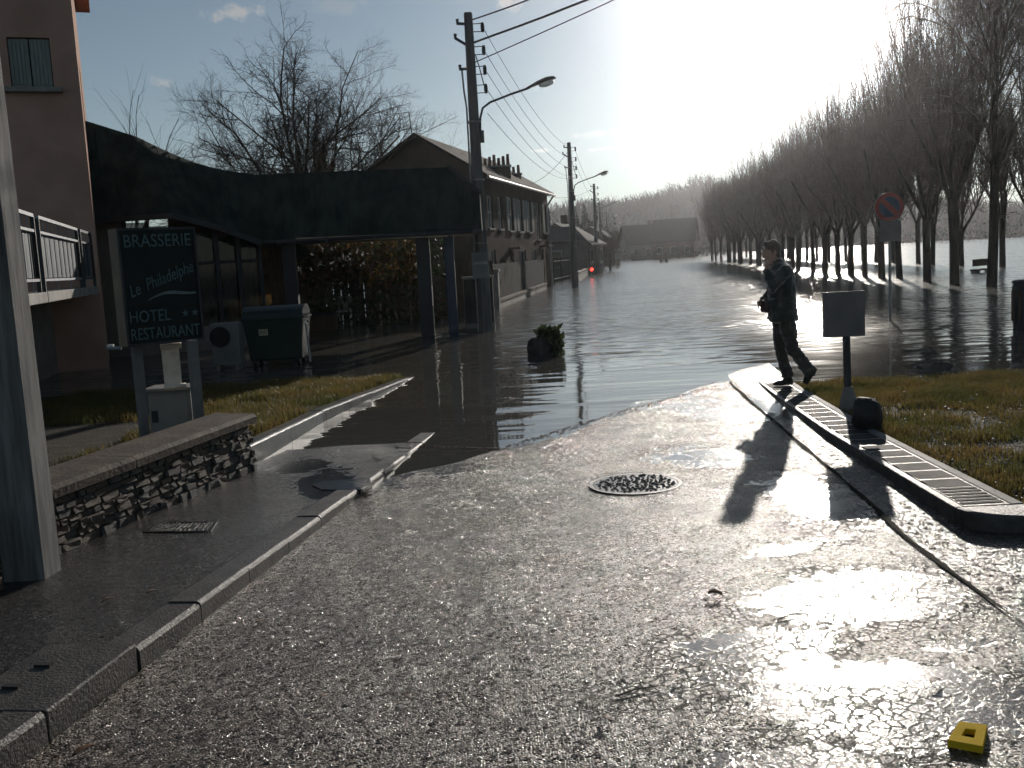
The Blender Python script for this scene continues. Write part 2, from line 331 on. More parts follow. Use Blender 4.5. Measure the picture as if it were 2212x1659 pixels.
asphalt_mat('road_asphalt', 108, (0.032, 0.023, 0.017), (0.17, 0.112, 0.072), rough=0.28, bumpd=0.006, bs=0.9, coarse=0.5, shore=True, blobs=[(1.55, 4.62, 0.70, 0.46, 0.1), (1.2, 3.55, 0.85, 0.5, -0.25), (1.75, 3.95, 0.25, 0.12, 0.2), (1.95, 6.6, 0.42, 1.0, 0.12),
    (0.75, 3.0, 0.5, 0.3, 0.3), (2.2, 10.8, 0.6, 1.6, 0.2), (1.5, 5.45, 0.35, 0.16, 0.4), (1.0, 4.1, 0.45, 0.3, 0.0), (1.5, 8.2, 0.5, 0.6, 0.3)])
asphalt_mat('path_asphalt', 120, (0.020, 0.018, 0.017), (0.045, 0.038, 0.032), rough=0.40, bumpd=0.004, crack=False, bs=0.8, tilt=1.4,
            blobs=[(-1.5, 7.9, 0.35, 0.9, 0.1), (-1.9, 8.8, 0.3, 0.6, 0.1)])
asphalt_mat('gutter_concrete', 70, (0.035, 0.029, 0.024), (0.10, 0.078, 0.058), rough=0.34, bumpd=0.006, crack=False, bs=0.9, blobs=[(2.75, 10.5, 0.3, 1.2, 0.1)])

# ------------------------------------------------------------------ mesh helpers
class MB:
    def __init__(s): s.v = []; s.f = []
    def add(s, vs, fs):
        o = len(s.v); s.v += [tuple(v) for v in vs]; s.f += [tuple(i + o for i in f) for f in fs]; return s
    def box(s, c, size, rz=0.0, M4=None, taper=1.0):
        hx, hy, hz = (x / 2 for x in size); vs = []
        for z in (-hz, hz):
            k = taper if z > 0 else 1.0
            for (x, y) in ((-hx, -hy), (hx, -hy), (hx, hy), (-hx, hy)): vs.append(Vector((x * k, y * k, z)))
        if M4 is None: M4 = Matrix.Translation(c) @ Matrix.Rotation(rz, 4, 'Z')
        return s.add([M4 @ v for v in vs], [(0, 3, 2, 1), (4, 5, 6, 7), (0, 1, 5, 4), (1, 2, 6, 5), (2, 3, 7, 6), (3, 0, 4, 7)])
    def bar(s, a, b, w, h=None, up=(0, 0, 1)):
        a, b = Vector(a), Vector(b); h = h or w; d = (b - a).normalized(); u = Vector(up)
        if abs(d.dot(u)) > 0.98: u = Vector((0, 1, 0))
        x = d.cross(u).normalized() * (w / 2); y = x.cross(d).normalized() * (h / 2)
        vs = [p + sx * x + sy * y for p in (a, b) for (sx, sy) in ((-1, -1), (1, -1), (1, 1), (-1, 1))]
        return s.add(vs, [(0, 1, 2, 3), (7, 6, 5, 4), (0, 4, 5, 1), (1, 5, 6, 2), (2, 6, 7, 3), (3, 7, 4, 0)])
    def tube(s, pts, radii, n=8, cap=True):
        pts = [Vector(p) for p in pts]
        if not hasattr(radii, '__len__'): radii = [radii] * len(pts)
        o = len(s.v); prev = None
        for i, p in enumerate(pts):
            d = (pts[min(i + 1, len(pts) - 1)] - pts[max(i - 1, 0)])
            d = d.normalized() if d.length > 1e-9 else Vector((0, 0, 1))
            if prev is None:
                u = Vector((1, 0, 0)) if abs(d.x) < 0.8 else Vector((0, 1, 0)); x = (u - d * u.dot(d)).normalized()
            else:
                x = prev - d * prev.dot(d); x = x.normalized() if x.length > 1e-6 else d.orthogonal().normalized()
            prev = x; y = d.cross(x)
            for k in range(n):
                a = 2 * math.pi * k / n; s.v.append(tuple(p + (x * math.cos(a) + y * math.sin(a)) * radii[i]))
        for i in range(len(pts) - 1):
            for k in range(n):
                k2 = (k + 1) % n; s.f.append((o + i * n + k, o + i * n + k2, o + (i + 1) * n + k2, o + (i + 1) * n + k))
        if cap and n > 2:
            s.f.append(tuple(o + k for k in reversed(range(n)))); s.f.append(tuple(o + (len(pts) - 1) * n + k for k in range(n)))
        return s
    def loft(s, secs, n=16):
        """secs: (centre, half-x, half-y, z-tilt-free ellipse) stacked rings"""
        o = len(s.v)
        for (c, a, b_) in secs:
            for k in range(n):
                t = 2 * math.pi * k / n; s.v.append((c[0] + a * math.cos(t), c[1] + b_ * math.sin(t), c[2]))
        for i in range(len(secs) - 1):
            for k in range(n):
                k2 = (k + 1) % n; s.f.append((o + i * n + k, o + i * n + k2, o + (i + 1) * n + k2, o + (i + 1) * n + k))
        s.f.append(tuple(o + k for k in reversed(range(n)))); s.f.append(tuple(o + (len(secs) - 1) * n + k for k in range(n)))
        return s
    def ell(s, c, r, nu=12, nv=8, M4=None):
        c = Vector(c); vs = []; fs = []
        for j in range(1, nv):
            ph = math.pi * j / nv
            for i in range(nu):
                th = 2 * math.pi * i / nu; vs.append(Vector((r[0] * math.sin(ph) * math.cos(th), r[1] * math.sin(ph) * math.sin(th), r[2] * math.cos(ph))))
        vs.append(Vector((0, 0, r[2]))); vs.append(Vector((0, 0, -r[2]))); T = len(vs) - 2; B = T + 1
        for j in range(nv - 2):
            for i in range(nu):
                i2 = (i + 1) % nu; fs.append((j * nu + i, (j + 1) * nu + i, (j + 1) * nu + i2, j * nu + i2))
        for i in range(nu):
            i2 = (i + 1) % nu; fs.append((T, i, i2)); fs.append((B, (nv - 2) * nu + i2, (nv - 2) * nu + i))
        if M4 is not None: vs = [M4 @ v for v in vs]
        return s.add([c + v for v in vs], fs)
    def prism(s, poly, z0, z1):
        """poly: list of (x,y) or of 3-vectors whose z is ignored; counter-clockwise"""
        n = len(poly); vs = [(p[0], p[1], z0) for p in poly] + [(p[0], p[1], z1) for p in poly]
        return s.add(vs, [tuple(reversed(range(n))), tuple(range(n, 2 * n))] + [(i, (i + 1) % n, n + (i + 1) % n, n + i) for i in range(n)])
    def mesh(s, name, smooth=False, recalc=True):
        me = bpy.data.meshes.new(name); me.from_pydata(s.v, [], s.f)
        if recalc:
            bm = bmesh.new(); bm.from_mesh(me); bmesh.ops.recalc_face_normals(bm, faces=bm.faces); bm.to_mesh(me); bm.free()
        if smooth:
            me.polygons.foreach_set('use_smooth', [True] * len(me.polygons))
        me.update(); return me
    def build(s, name, mat, parent=None, smooth=False, recalc=True, bevel=0.0):
        me = s.mesh(name, smooth, recalc); return link(name, me, mat, parent, bevel)

def link(name, me, mat, parent=None, bevel=0.0):
    if mat is not None and not me.materials: me.materials.append(M(mat) if isinstance(mat, str) else mat)
    o = bpy.data.objects.new(name, me); COL.objects.link(o)
    if parent is not None: attach(o, parent)
    if bevel:
        b = o.modifiers.new('bevel', 'BEVEL'); b.width = bevel; b.segments = 2; b.limit_method = 'ANGLE'
    return o
INV = {}
def attach(o, parent):
    """parent without moving: the geometry is modelled in world space, the parent's frame is undone"""
    o.parent = parent
    if parent.name in INV: o.matrix_parent_inverse = INV[parent.name]
def empty(name, loc=(0, 0, 0), local=False):
    o = bpy.data.objects.new(name, None); o.location = loc; o.empty_display_size = 0.1; COL.objects.link(o)
    if not local: INV[o.name] = Matrix.Translation(-Vector(loc))
    return o
def tag(o, label=None, cat=None, group=None, kind=None):
    if label: o['label'] = label
    if cat: o['category'] = cat
    if group: o['group'] = group
    if kind: o['kind'] = kind
    return o
def thing(name, label, cat, loc=(0, 0, 0), group=None, local=False): return tag(empty(name, loc, local), label, cat, group)
def copy_tree(o, parent=None):
    c = o.copy(); COL.objects.link(c)
    if parent is not None: c.parent = parent
    for ch in list(o.children): copy_tree(ch, c)
    return c
def realise(o):
    """modifiers applied into plain mesh data"""
    dg = bpy.context.evaluated_depsgraph_get(); dg.update()
    me = bpy.data.meshes.new_from_object(o.evaluated_get(dg)); mats = [m for m in o.data.materials]
    o.modifiers.clear(); o.data = me
    return o
def text_mesh(body, size, ext=0.004, shear=0.0, spacing=1.0, align='CENTER', bold=0.0):
    c = bpy.data.curves.new('lettering', 'FONT'); c.body = body; c.size = size; c.extrude = ext; c.shear = shear; c.align_x = align; c.align_y = 'CENTER'
    c.space_character = spacing; c.offset = bold; c.resolution_u = 3
    o = bpy.data.objects.new('lettering', c); COL.objects.link(o)
    dg = bpy.context.evaluated_depsgraph_get(); dg.update()
    me = bpy.data.meshes.new_from_object(o.evaluated_get(dg)); bpy.data.objects.remove(o); return me
def lerp(a, b, t): return a + (b - a) * t

# ================================================================== THE SETTING
def road_h(x, y):
    return max(-0.55, min(0.16, 0.02 * ((x + 0.11) * 0.797 - (y - 9.3) * 0.604)))
def path_h(x, y):
    return max(-0.45, min(0.2, 0.17 - (y - 3.0) * 0.0245))
def kerb_x(y): return -1.78 + (y - 3.74) * 0.148                      # road-side foot of the left kerb
def gut_x(y):                                                        # seam between asphalt and gutter strip on the right
    pts = [(-4, 1.9), (4.83, 2.11), (5.48, 2.14), (6.31, 2.23), (9.02, 2.45), (12.27, 2.72), (20, 3.6), (140, 20)]
    for (a, xa), (b, xb) in zip(pts, pts[1:]):
        if y <= b: return lerp(xa, xb, (y - a) / (b - a))
    return pts[-1][1]
def isl_x(y):                                                        # road-side edge of the ribbed island kerb
    pts = [(5.6, 2.50), (5.81, 2.51), (7.14, 2.59), (8.72, 2.69), (11.74, 2.98), (13.5, 3.2), (30, 5.5)]
    if y <= pts[0][0]: return pts[0][1]
    for (a, xa), (b, xb) in zip(pts, pts[1:]):
        if y <= b: return lerp(xa, xb, (y - a) / (b - a))
    return pts[-1][1]
def isl_h(y): return lerp(0.19, 0.045, max(0, min(1, (y - 5.6) / 6.6))) - max(0, y - 12.2) * 0.04

def sheet(name, mat, left, right, y0, y1, ny, nx, h, kind='structure', jitter=0.0, parent=None):
    mb = MB()
    for j in range(ny + 1):
        y = y0 + (y1 - y0) * (j / ny) ** 1.6
        for i in range(nx + 1):
            x = lerp(left(y), right(y), i / nx)
            mb.v.append((x, y, h(x, y) + (mnoise.noise(Vector((x * 1.7, y * 1.7, 3.3))) * jitter if jitter else 0)))
    for j in range(ny):
        for i in range(nx):
            a = j * (nx + 1) + i; mb.f.append((a, a + 1, a + nx + 2, a + nx + 1))
    o = mb.build(name, mat, parent, smooth=True); tag(o, kind=kind); return o

def ground():
    mb = MB(); N = 90
    xs = [math.copysign(abs(t) ** 2.6 * 3000, t) for t in np.linspace(-1, 1, N + 1)]
    for y in xs:
        for x in xs:
            near = math.exp(-((x * x + (y - 3) ** 2) / 700.0))
            z = lerp(-0.9, min(road_h(x, y), path_h(x, y)) - 0.14, near)
            mb.v.append((x, y + 5, z))
    for j in range(N):
        for i in range(N):
            a = j * (N + 1) + i; mb.f.append((a, a + 1, a + N + 2, a + N + 1))
    tag(mb.build('ground', 'mud', smooth=True), kind='structure')
ground()
sheet('road', 'road_asphalt', kerb_x, gut_x, -4, 120, 160, 26, road_h, jitter=0.008)
sheet('gutter_strip', 'gutter_concrete', lambda y: gut_x(y) + 0.002, lambda y: isl_x(y) + 0.4 if y > 5.9 else 9.0, -4, 40, 90, 12,
      lambda x, y: road_h(x, y) + 0.006 - 0.02 * max(0, 1 - abs(x - gut_x(y)) / 0.05) * 0.4, jitter=0.004)
sheet('pavement', 'path_asphalt', lambda y: -6.5 if y < 5.2 else kerb_x(y) - 1.55 if y < 8.9 else kerb_x(y) - 1.35, lambda y: kerb_x(y) - 0.16, -4, 20, 90, 14, path_h, jitter=0.01)
def seam():
    """mossy open joint between the asphalt and the gutter strip"""
    mb = MB(); r = random.Random(8); ys = [3.0 + .085 * i for i in range(118)]
    for y in ys:
        x = gut_x(y) + .012 * mnoise.noise(Vector((0, y * 1.3, 4))); w_ = max(.001, (.013 + .013 * mnoise.noise(Vector((3, y * 2.1, 1))) + r.uniform(-.003, .004)) * min(1, (y - 2.9) / 2.5)); z = road_h(x, y) + .0105
        mb.v += [(x - w_, y, z), (x, y, z + .0015), (x + w_, y, z)]
    for i in range(len(ys) - 1): o = 3 * i; mb.f += [(o, o + 1, o + 4, o + 3), (o + 1, o + 2, o + 5, o + 4)]
    g = [o for o in COL.objects if o.name.startswith('gutter_strip')][0]
    mb.build('joint', 'moss_joint', g)
seam()
# flood water, one level sheet
wm = MB(); wm.add([(-260, -3, 0), (420, -3, 0), (420, 330, 0), (-260, 330, 0)], [(0, 1, 2, 3)])
tag(wm.build('water', 'water'), kind='structure')

# ---- left kerb: stones end to end, and two kerb inlets
kerb = tag(empty('kerb'), kind='structure')
def kerb_run(parent, p0, p1, length, w, h, mat, top, foot=0.14, gap=0.008, side=-1):
    """stones from p0 to p1 (xy); w: width to the given side; top(x,y): level of the upper face"""
    a, b = Vector((p0[0], p0[1], 0)), Vector((p1[0], p1[1], 0)); L = (b - a).length; d = (b - a) / L; nrm = Vector((-d.y, d.x, 0)) * (1 if side < 0 else -1)
    n = max(1, round(L / length)); step = L / n
    for i in range(n):
        q0 = a + d * (i * step + gap / 2); q1 = a + d * ((i + 1) * step - gap / 2); mb = MB(); ins = 0.02
        j = rnd.uniform(-0.009, 0.007)
        ring = []
        for q in (q0, q1):
            tz = top(q.x, q.y) + j
            ring.append([q + Vector((0, 0, tz - foot)), q + Vector((0, 0, tz - ins)), q + nrm * ins * 0.35 + Vector((0, 0, tz - ins * 0.35)), q + nrm * ins + Vector((0, 0, tz)), q + nrm * w + Vector((0, 0, tz)), q + nrm * w + Vector((0, 0, tz - foot))])
        vs = ring[0] + ring[1]; k = 6
        mb.add(vs, [tuple(range(k))[::-1], tuple(range(k, 2 * k))] + [(m_, (m_ + 1) % k, k + (m_ + 1) % k, k + m_) for m_ in range(k)])
        mb.build('kerb_stone', mat, parent)
def ktop(x, y): return max(path_h(x, y) + 0.012, road_h(x, y) + (0.02 if y > 8 else 0.03))
kerb_run(kerb, (kerb_x(2.0), 2.0), (kerb_x(3.62), 3.62), 0.55, 0.17, 0.16, 'concrete_wet', ktop, 0.25)
kerb_run(kerb, (kerb_x(4.30), 4.30), (kerb_x(9.75), 9.75), 0.62, 0.17, 0.16, 'concrete_wet', ktop, 0.25)
kerb_run(kerb, (kerb_x(9.76), 9.76), (kerb_x(16), 16), 0.98, 0.17, 0.16, 'concrete_wet', ktop, 0.25)
def kerb_inlet(label, y0, y1):
    t = thing('kerb_inlet', label, 'kerb inlet', (kerb_x(y0), y0, 0))
    a = Vector((kerb_x(y0), y0, 0)); b = Vector((kerb_x(y1), y1, 0)); d = (b - a).normalized(); n = Vector((-d.y, d.x, 0))
    z = ktop(a.x, a.y) - 0.002
    MB().prism([a + n * 0.004, b + n * 0.004, b + n * 0.42, a + n * 0.42], z - 0.15, z).build('cover_slab', 'concrete_wet', t, bevel=0.008)
    MB().prism([a + n * 0.01, a + d * 0.07 + n * 0.01, a + d * 0.07 + n * 0.40, a + n * 0.40], z - 0.24, z - 0.152).build('side_stone', 'concrete_wet', t, bevel=0.006)
    MB().prism([b - d * 0.07 + n * 0.01, b + n * 0.01, b + n * 0.40, b - d * 0.07 + n * 0.40], z - 0.24, z - 0.152).build('side_stone', 'concrete_wet', t, bevel=0.006)
    MB().prism([a + n * 0.30, b + n * 0.30, b + n * 0.40, a + n * 0.40], z - 0.24, z - 0.154).build('pit_back', 'ink', t)
    for f in (0.3, 0.62):
        c = a + d * ((b - a).length * f) + n * 0.28
        MB().box((c.x, c.y, z + 0.005), (0.03, 0.07, 0.014), math.atan2(d.y, d.x)).build('lifting_slot', 'ink', t)
kerb_inlet('wet concrete storm drain inlet set in the left kerb', 3.63, 4.29)

# ---- right island: ribbed kerb of dark pavers with gritty joints between two concrete borders
island = tag(empty('island_kerb'), kind='structure')
def strip(a0, a1, y0, y1, z_off, thick, seg=14):
    mb = MB()
    for i in range(seg + 1):
        y = lerp(y0, y1, i / seg); z = isl_h(y) + z_off; xl, xr = isl_x(y) + a0, isl_x(y) + a1
        mb.v += [(xl, y, z - thick), (xl, y, z), (xr, y, z), (xr, y, z - thick)]
    for i in range(seg):
        o = i * 4
        for k in range(4): mb.f.append((o + k, o + (k + 1) % 4, o + 4 + (k + 1) % 4, o + 4 + k))
    mb.f += [(0, 1, 2, 3), (seg * 4 + 3, seg * 4 + 2, seg * 4 + 1, seg * 4)]
    return mb
IW = 0.40
strip(0, 0.055, 5.70, 14, 0, 0.34).build('border_stone', 'concrete_wet', island, bevel=0.01)
strip(IW - 0.075, IW, 5.70, 14, 0.004, 0.34).build('border_stone', 'concrete', island, bevel=0.01)
strip(0.057, IW - 0.077, 5.72, 14, -0.001, 0.2, 30).build('grit_bed', 'grit_joint', island)
y = 5.76; k = 0
while y < 12.4:
    L = 0.052 if y < 6.2 else rnd.uniform(0.19, 0.235)
    if 6.2 <= y: g = rnd.uniform(0.05, 0.07)
    else: g = 0.026
    mb = MB(); z = isl_h(y + L / 2) + 0.003
    x0, x1 = isl_x(y) + 0.062, isl_x(y) + IW - 0.085; sk = 0.0
    mb.add([(x0, y, z - 0.03), (x1, y + sk, z - 0.03), (x1, y + L + sk, z - 0.03), (x0, y + L, z - 0.03), (x0 + .006, y + .006, z), (x1 - .006, y + sk + .006, z), (x1 - .006, y + L + sk - .006, z), (x0 + .006, y + L - .006, z)],
           [(0, 3, 2, 1), (4, 5, 6, 7), (0, 1, 5, 4), (1, 2, 6, 5), (2, 3, 7, 6), (3, 0, 4, 7)])
    mb.build('paver', 'paver_dark', island); y += L + g; k += 1
# rounded end: a curved kerb that turns away to the right
endk = MB(); cpts = []
for i in range(9):
    a = R_(180 + 90 * i / 8); cpts.append((2.50 + 0.42 + 0.42 * math.cos(a), 5.70 + 0.30 * math.sin(a)))
cpts += [(3.6, 5.36), (6, 5.2), (9, 5.1)]
poly = cpts + [(9, 5.55), (6, 5.62), (3.4, 5.68), (2.92, 5.69)]
endk.prism(poly, -0.1, isl_h(5.7) + 0.005)
endk.build('curved_kerb_stone', 'concrete_wet', island, bevel=0.02)

# right verge (soil sheet under the grass) and left verge with its own kerb
def vr_h(x, y):
    e = max(0.0, min(1.0, (y - 5.6) / 6.2)); return lerp(0.17, 0.012, e) + 0.03 * mnoise.noise(Vector((x * 0.9, y * 0.9, 1.0))) + 0.015 * mnoise.noise(Vector((x * 3.1, y * 3.1, 5.0))) - max(0, y - 12) * 0.05
sheet('verge', 'soil', lambda y: isl_x(y) + IW - 0.01, lambda y: 14.0, 5.6, 16, 50, 50, vr_h)
LK = [(-2.38, 9.05), (-2.17, 11.5), (-1.56, 15.2), (-1.2, 17.0)]      # foot of the left verge kerb
def lk_x(y):
    for (xa, a), (xb, b) in zip(LK, LK[1:]):
        if y <= b: return lerp(xa, xb, (y - a) / (b - a))
    return LK[-1][0]
def vl_h(x, y):
    e = max(0.0, min(1.0, (y - 8.8) / 6.6)); return lerp(0.17, 0.03, e) + 0.03 * mnoise.noise(Vector((x * 0.8, y * 0.8, 2.0))) - max(0, y - 15) * 0.06
sheet('verge', 'soil', lambda y: -16.0, lambda y: lk_x(y) - 0.13, 7.9, 19, 50, 40, vl_h)
kerb2 = tag(empty('verge_kerb'), kind='structure')
def k2top(x, y): return lerp(0.20, 0.03, max(0, min(1, (y - 9.05) / 6.15))) - max(0, y - 15.2) * 0.05
for p0, p1 in zip(LK, LK[1:]): kerb_run(kerb2, p0, p1, 1.0, 0.15, 0.15, 'kerb_wet', k2top, 0.26)

# ================================================================== LEFT: WALL, POLE, HOTEL, VERANDA, CANOPY
# ---- low rubble wall with a concrete coping
def stone_wall():
    A = Vector((-3.45, 3.4, 0)); B = Vector((-2.31, 8.72, 0)); d = (B - A).normalized(); n = Vector((d.y, -d.x, 0)); L = (B - A).length
    W = thing('stone_wall', 'low rubble stone wall with flat brown coping beside the left pavement', 'wall', tuple(B))
    def topz(s): return 0.40 + 0.0 * s
    core = MB(); th = 0.30
    core.prism([A, B, B - n * th, A - n * th], -0.05, 0.44); core.build('mortar_core', 'mortar', W)
    # stones: six shared shapes, laid in uneven courses on the pavement face
    shapes = []
    for k in range(9):
        bm = bmesh.new(); bmesh.ops.create_cube(bm, size=1.0)
        bmesh.ops.bevel(bm, geom=list(bm.edges), offset=0.17, segments=2, profile=0.6, affect='EDGES')
        r = random.Random(k)
        for v in bm.verts: v.co += Vector((r.uniform(-.05, .05), r.uniform(-.07, .07), r.uniform(-.06, .06)))
        me = bpy.data.meshes.new('stone'); bm.to_mesh(me); bm.free(); me.materials.append(M(('stone_a', 'stone_b', 'stone_c')[k % 3])); shapes.append(me)
    ang = math.atan2(d.y, d.x); z = 0.02; rows = [0.085, 0.055, 0.07, 0.05, 0.065, 0.05, 0.055]; TOT = sum(rows) + .004 * len(rows)
    for ri, h in enumerate(rows):
        s = rnd.uniform(-0.1, 0)
        while s < L:
            w = rnd.uniform(0.06, 0.17) * (1.3 if ri in (0, 4) else 1.0); w = min(w, L - s + 0.02)
            if w < 0.05: break
            p = A + d * (s + w / 2) + n * (rnd.uniform(-0.030, -0.006))
            o = bpy.data.objects.new('stone', shapes[rnd.randrange(9)]); COL.objects.link(o); attach(o, W)
            b_ = path_h(p.x, p.y) - .012; k_ = (.437 - b_) / TOT; o.location = (p.x, p.y, b_ + (z - .02 + h / 2) * k_); o.rotation_euler = (rnd.uniform(-.05, .05), rnd.uniform(-.06, .06), ang + rnd.uniform(-.05, .05)); o.scale = (w * 1.06, 0.12, h * k_ * rnd.uniform(0.96, 1.06))
            s += w + 0.006
        z += h + 0.004
    # stones of the end face
    z = 0.03
    for h in rows:
        for q in (0.08, 0.22):
            p = B - n * q + d * 0.005; o = bpy.data.objects.new('stone', shapes[rnd.randrange(9)]); COL.objects.link(o); attach(o, W)
            o.location = (p.x, p.y, z + h / 2); o.rotation_euler = (0, 0, ang + math.pi / 2); o.scale = (0.14, 0.08, h * .88)
        z += (h + 0.004) * .9
    for i in range(3):
        a = A + d * (L * i / 3 + 0.004); b = A + d * (L * (i + 1) / 3 - 0.004) + (d * 0.05 if i == 2 else Vector())
        mb = MB(); prof = [(0.07, 0.445), (0.075, 0.50), (0.045, 0.525), (-0.33, 0.535), (-0.36, 0.51), (-0.36, 0.445)]
        vs = [p + n * u + Vector((0, 0, zz)) for p in (a, b) for (u, zz) in prof]; k = len(prof)
        mb.add(vs, [tuple(range(k))[::-1], tuple(range(k, 2 * k))] + [(m_, (m_ + 1) % k, k + (m_ + 1) % k, k + m_) for m_ in range(k)])
        mb.build('coping_slab', 'coping', W)
stone_wall()

# ---- near concrete pole at the left edge
def near_pole():
    c = gp(70, 1245, 0.1); T = thing('concrete_pole', 'thick square concrete pole at the left edge in front of the stone wall', 'pole', (c.x, c.y, 0))
    rz = R_(-3); H = 8.0; mb = MB(); vs = []
    prof = [(-.125, -.095), (-.10, -.12), (.10, -.12), (.125, -.095), (.125, .095), (.10, .12), (-.10, .12), (-.125, .095)]
    for z, k in ((-.3, 1.0), (H, .66)):
        for (x, y) in prof: v = Matrix.Rotation(rz, 3, 'Z') @ Vector((x * k, y * k, 0)); vs.append((c.x + v.x, c.y + v.y, z))
    mb.add(vs, [tuple(range(8))[::-1], tuple(range(8, 16))] + [(i, (i + 1) % 8, 8 + (i + 1) % 8, 8 + i) for i in range(8)]); mb.build('shaft', 'near_pole', T)
    MB().tube([(c.x + .10, c.y - .128, 1.9), (c.x + .10, c.y - .125, 2.2)], .004, 5).build('earth_wire', 'metal_dark', T)
near_pole()

# ---- hotel
def hotel():
    C = at(211, 560, 20.0); cx, cy = C.x, C.y
    s = Vector((-math.sin(R_(21)), math.cos(R_(21)), 0)); f = Vector((-math.cos(R_(21)), -math.sin(R_(21)), 0))
    c = Vector((cx, cy, 0)); Lf, Ls, Hh = 9.0, 8.0, 8.72
    T = thing('hotel_building', 'tall pinkish stucco hotel with closed shutters at the upper left', 'building', tuple(c))
    # window openings are cut as a frame of wall pieces on the front
    def P(u, z, o=0.0, ax=f): return c + ax * u + Vector((0, 0, z)) + (s if ax is f else f) * o
    def wall_quadbox(ax, u0, u1, z0, z1, th, nm='wall', mat='hotel_stucco'):
        mb = MB(); inn = s if ax is f else f
        vs = [c + ax * u + inn * o + Vector((0, 0, z)) for z in (z0, z1) for (u, o) in ((u0, 0), (u1, 0), (u1, th), (u0, th))]
        mb.add(vs, [(0, 3, 2, 1), (4, 5, 6, 7), (0, 1, 5, 4), (1, 2, 6, 5), (2, 3, 7, 6), (3, 0, 4, 7)]); return mb.build(nm, mat, T)
    # window place from the photo: right jamb x 100, left jamb off to 8
    def u_of(px):
        best = min((abs(0), 0) for _ in [0]); lo = None
        for i in range(900):
            u = i * 0.01; p = c + f * u; v = p - Vector((0, 0, CAM_Z)); v.z = 4.5
            X = v.dot(_R) / v.dot(_F) * FPX + 1106
            if X <= px: return u
        return 9.0
    u0, u1 = u_of(107), u_of(14); zs = at(60, 181, 19.3).z; zt = at(60, 69, 19.3).z
    wall_quadbox(f, 0, u0, -0.3, Hh, 0.3); wall_quadbox(f, u1, Lf, -0.3, Hh, 0.3)
    wall_quadbox(f, u0, u1, -0.3, zs, 0.3); wall_quadbox(f, u0, u1, zt, Hh, 0.3)
    wn = MB(); wall = None
    win = wall_quadbox(f, u0, u1, zs, zt, 0.02, 'window_reveal', 'ink'); win.location = s * 0.22
    for k in range(2):
        a = lerp(u0, u1, 0.5 * k) + 0.012; b = lerp(u0, u1, 0.5 * (k + 1)) - 0.012
        sh = MB(); vs = [c + f * u + s * o + Vector((0, 0, z)) for z in (zs + 0.02, zt - 0.02) for (u, o) in ((a, 0.06), (b, 0.06), (b, 0.10), (a, 0.10))]
        sh.add(vs, [(0, 3, 2, 1), (4, 5, 6, 7), (0, 1, 5, 4), (1, 2, 6, 5), (2, 3, 7, 6), (3, 0, 4, 7)]); so = sh.build('shutter', 'shutter', T)
        n = 5
        for i in range(n):
            u = lerp(a, b, (i + 0.5) / n); q = c + f * u + s * 0.052
            MB().box((q.x, q.y, (zs + zt) / 2), ((b - a) / n - 0.018, 0.016, zt - zs - 0.12), math.atan2(f.y, f.x)).build('slat', 'shutter', so)
    q = c + f * ((u0 + u1) / 2) - s * 0.05
    MB().box((q.x, q.y, zs - 0.05), (u1 - u0 + 0.28, 0.26, 0.09), math.atan2(f.y, f.x)).build('sill', 'concrete', T, bevel=0.01)
    # side wall towards the road with a window recess, lower wall and roof
    sw = [(0.32, 2.2), (3.4, 8.0)]
    wall_quadbox(s, 0.32, 2.2, -0.3, Hh, 0.3); wall_quadbox(s, 3.4, Ls, -0.3, Hh, 0.3); wall_quadbox(s, 2.2, 3.4, -0.3, 4.6, 0.3); wall_quadbox(s, 2.2, 3.4, 6.3, Hh, 0.3)
    wall_quadbox(s, 2.2, 3.4, 4.6, 6.3, 0.02, 'side_window', 'shutter').location = f * 0.12
    ro = MB(); e = 0.35
    a0, a1, a2, a3 = c - f * e - s * e, c - f * e + s * (Ls + e), c + f * (Lf) + s * (Ls + e), c + f * Lf - s * e
    ro.prism([a0, a1, a2, a3], Hh + 0.005, Hh + 0.14); ro.build('eave', 'eave_orange', T)
    r2 = MB(); r2.add([a0 + Vector((0, 0, Hh + .143)), a1 + Vector((0, 0, Hh + .143)), a2 + Vector((0, 0, Hh + .143)), a3 + Vector((0, 0, Hh + .143)), lerp(a0, a1, .5) + f * 3 + Vector((0, 0, Hh + 2.2)), lerp(a3, a2, .5) + Vector((0, 0, Hh + 2.2))],
                      [(0, 1, 4), (1, 2, 5, 4), (2, 3, 5), (3, 0, 4, 5)]); r2.build('roof', 'roof_tile', T)
    # ---- raised terrace in front of the hotel
    a, b = Vector((-4.85, 9.2, 0)), c + f * 0.02 - s * 0.004
    b = Vector((at(209, 560, 19.9).x, 19.9, 0)); d = (b - a).normalized(); left = Vector((-d.y, d.x, 0)); L = (b - a).length
    TR = thing('terrace', 'raised terrace with blue panelled steel railing in front of the pink hotel', 'terrace', tuple(a))
    zt = 1.62; edges = [0.0, 0.42, 0.845, 0.985]
    for i in range(3):
        p0, p1 = a + d * (L * edges[i] + 0.02), a + d * (L * edges[i + 1] - 0.02)
        MB().prism([p0, p1, p1 + left * 0.5, p0 + left * 0.5], zt - 0.14, zt).build('edge_slab', 'concrete', TR, bevel=0.008)
    MB().prism([a + left * 0.502, b + left * 0.502, b + left * 4.6, a + left * 4.6], zt - 0.16, zt - 0.03).build('floor_slab', 'concrete', TR)
    MB().prism([a + left * 1.6 + d * 1.5, b + left * 0.9, b + left * 1.1, a + left * 1.8 + d * 1.5], -0.2, zt - 0.165).build('support_wall', 'veranda_wall', TR)
    bays = [(0.0, 0.40), (0.43, 0.80), (0.83, 0.985)]
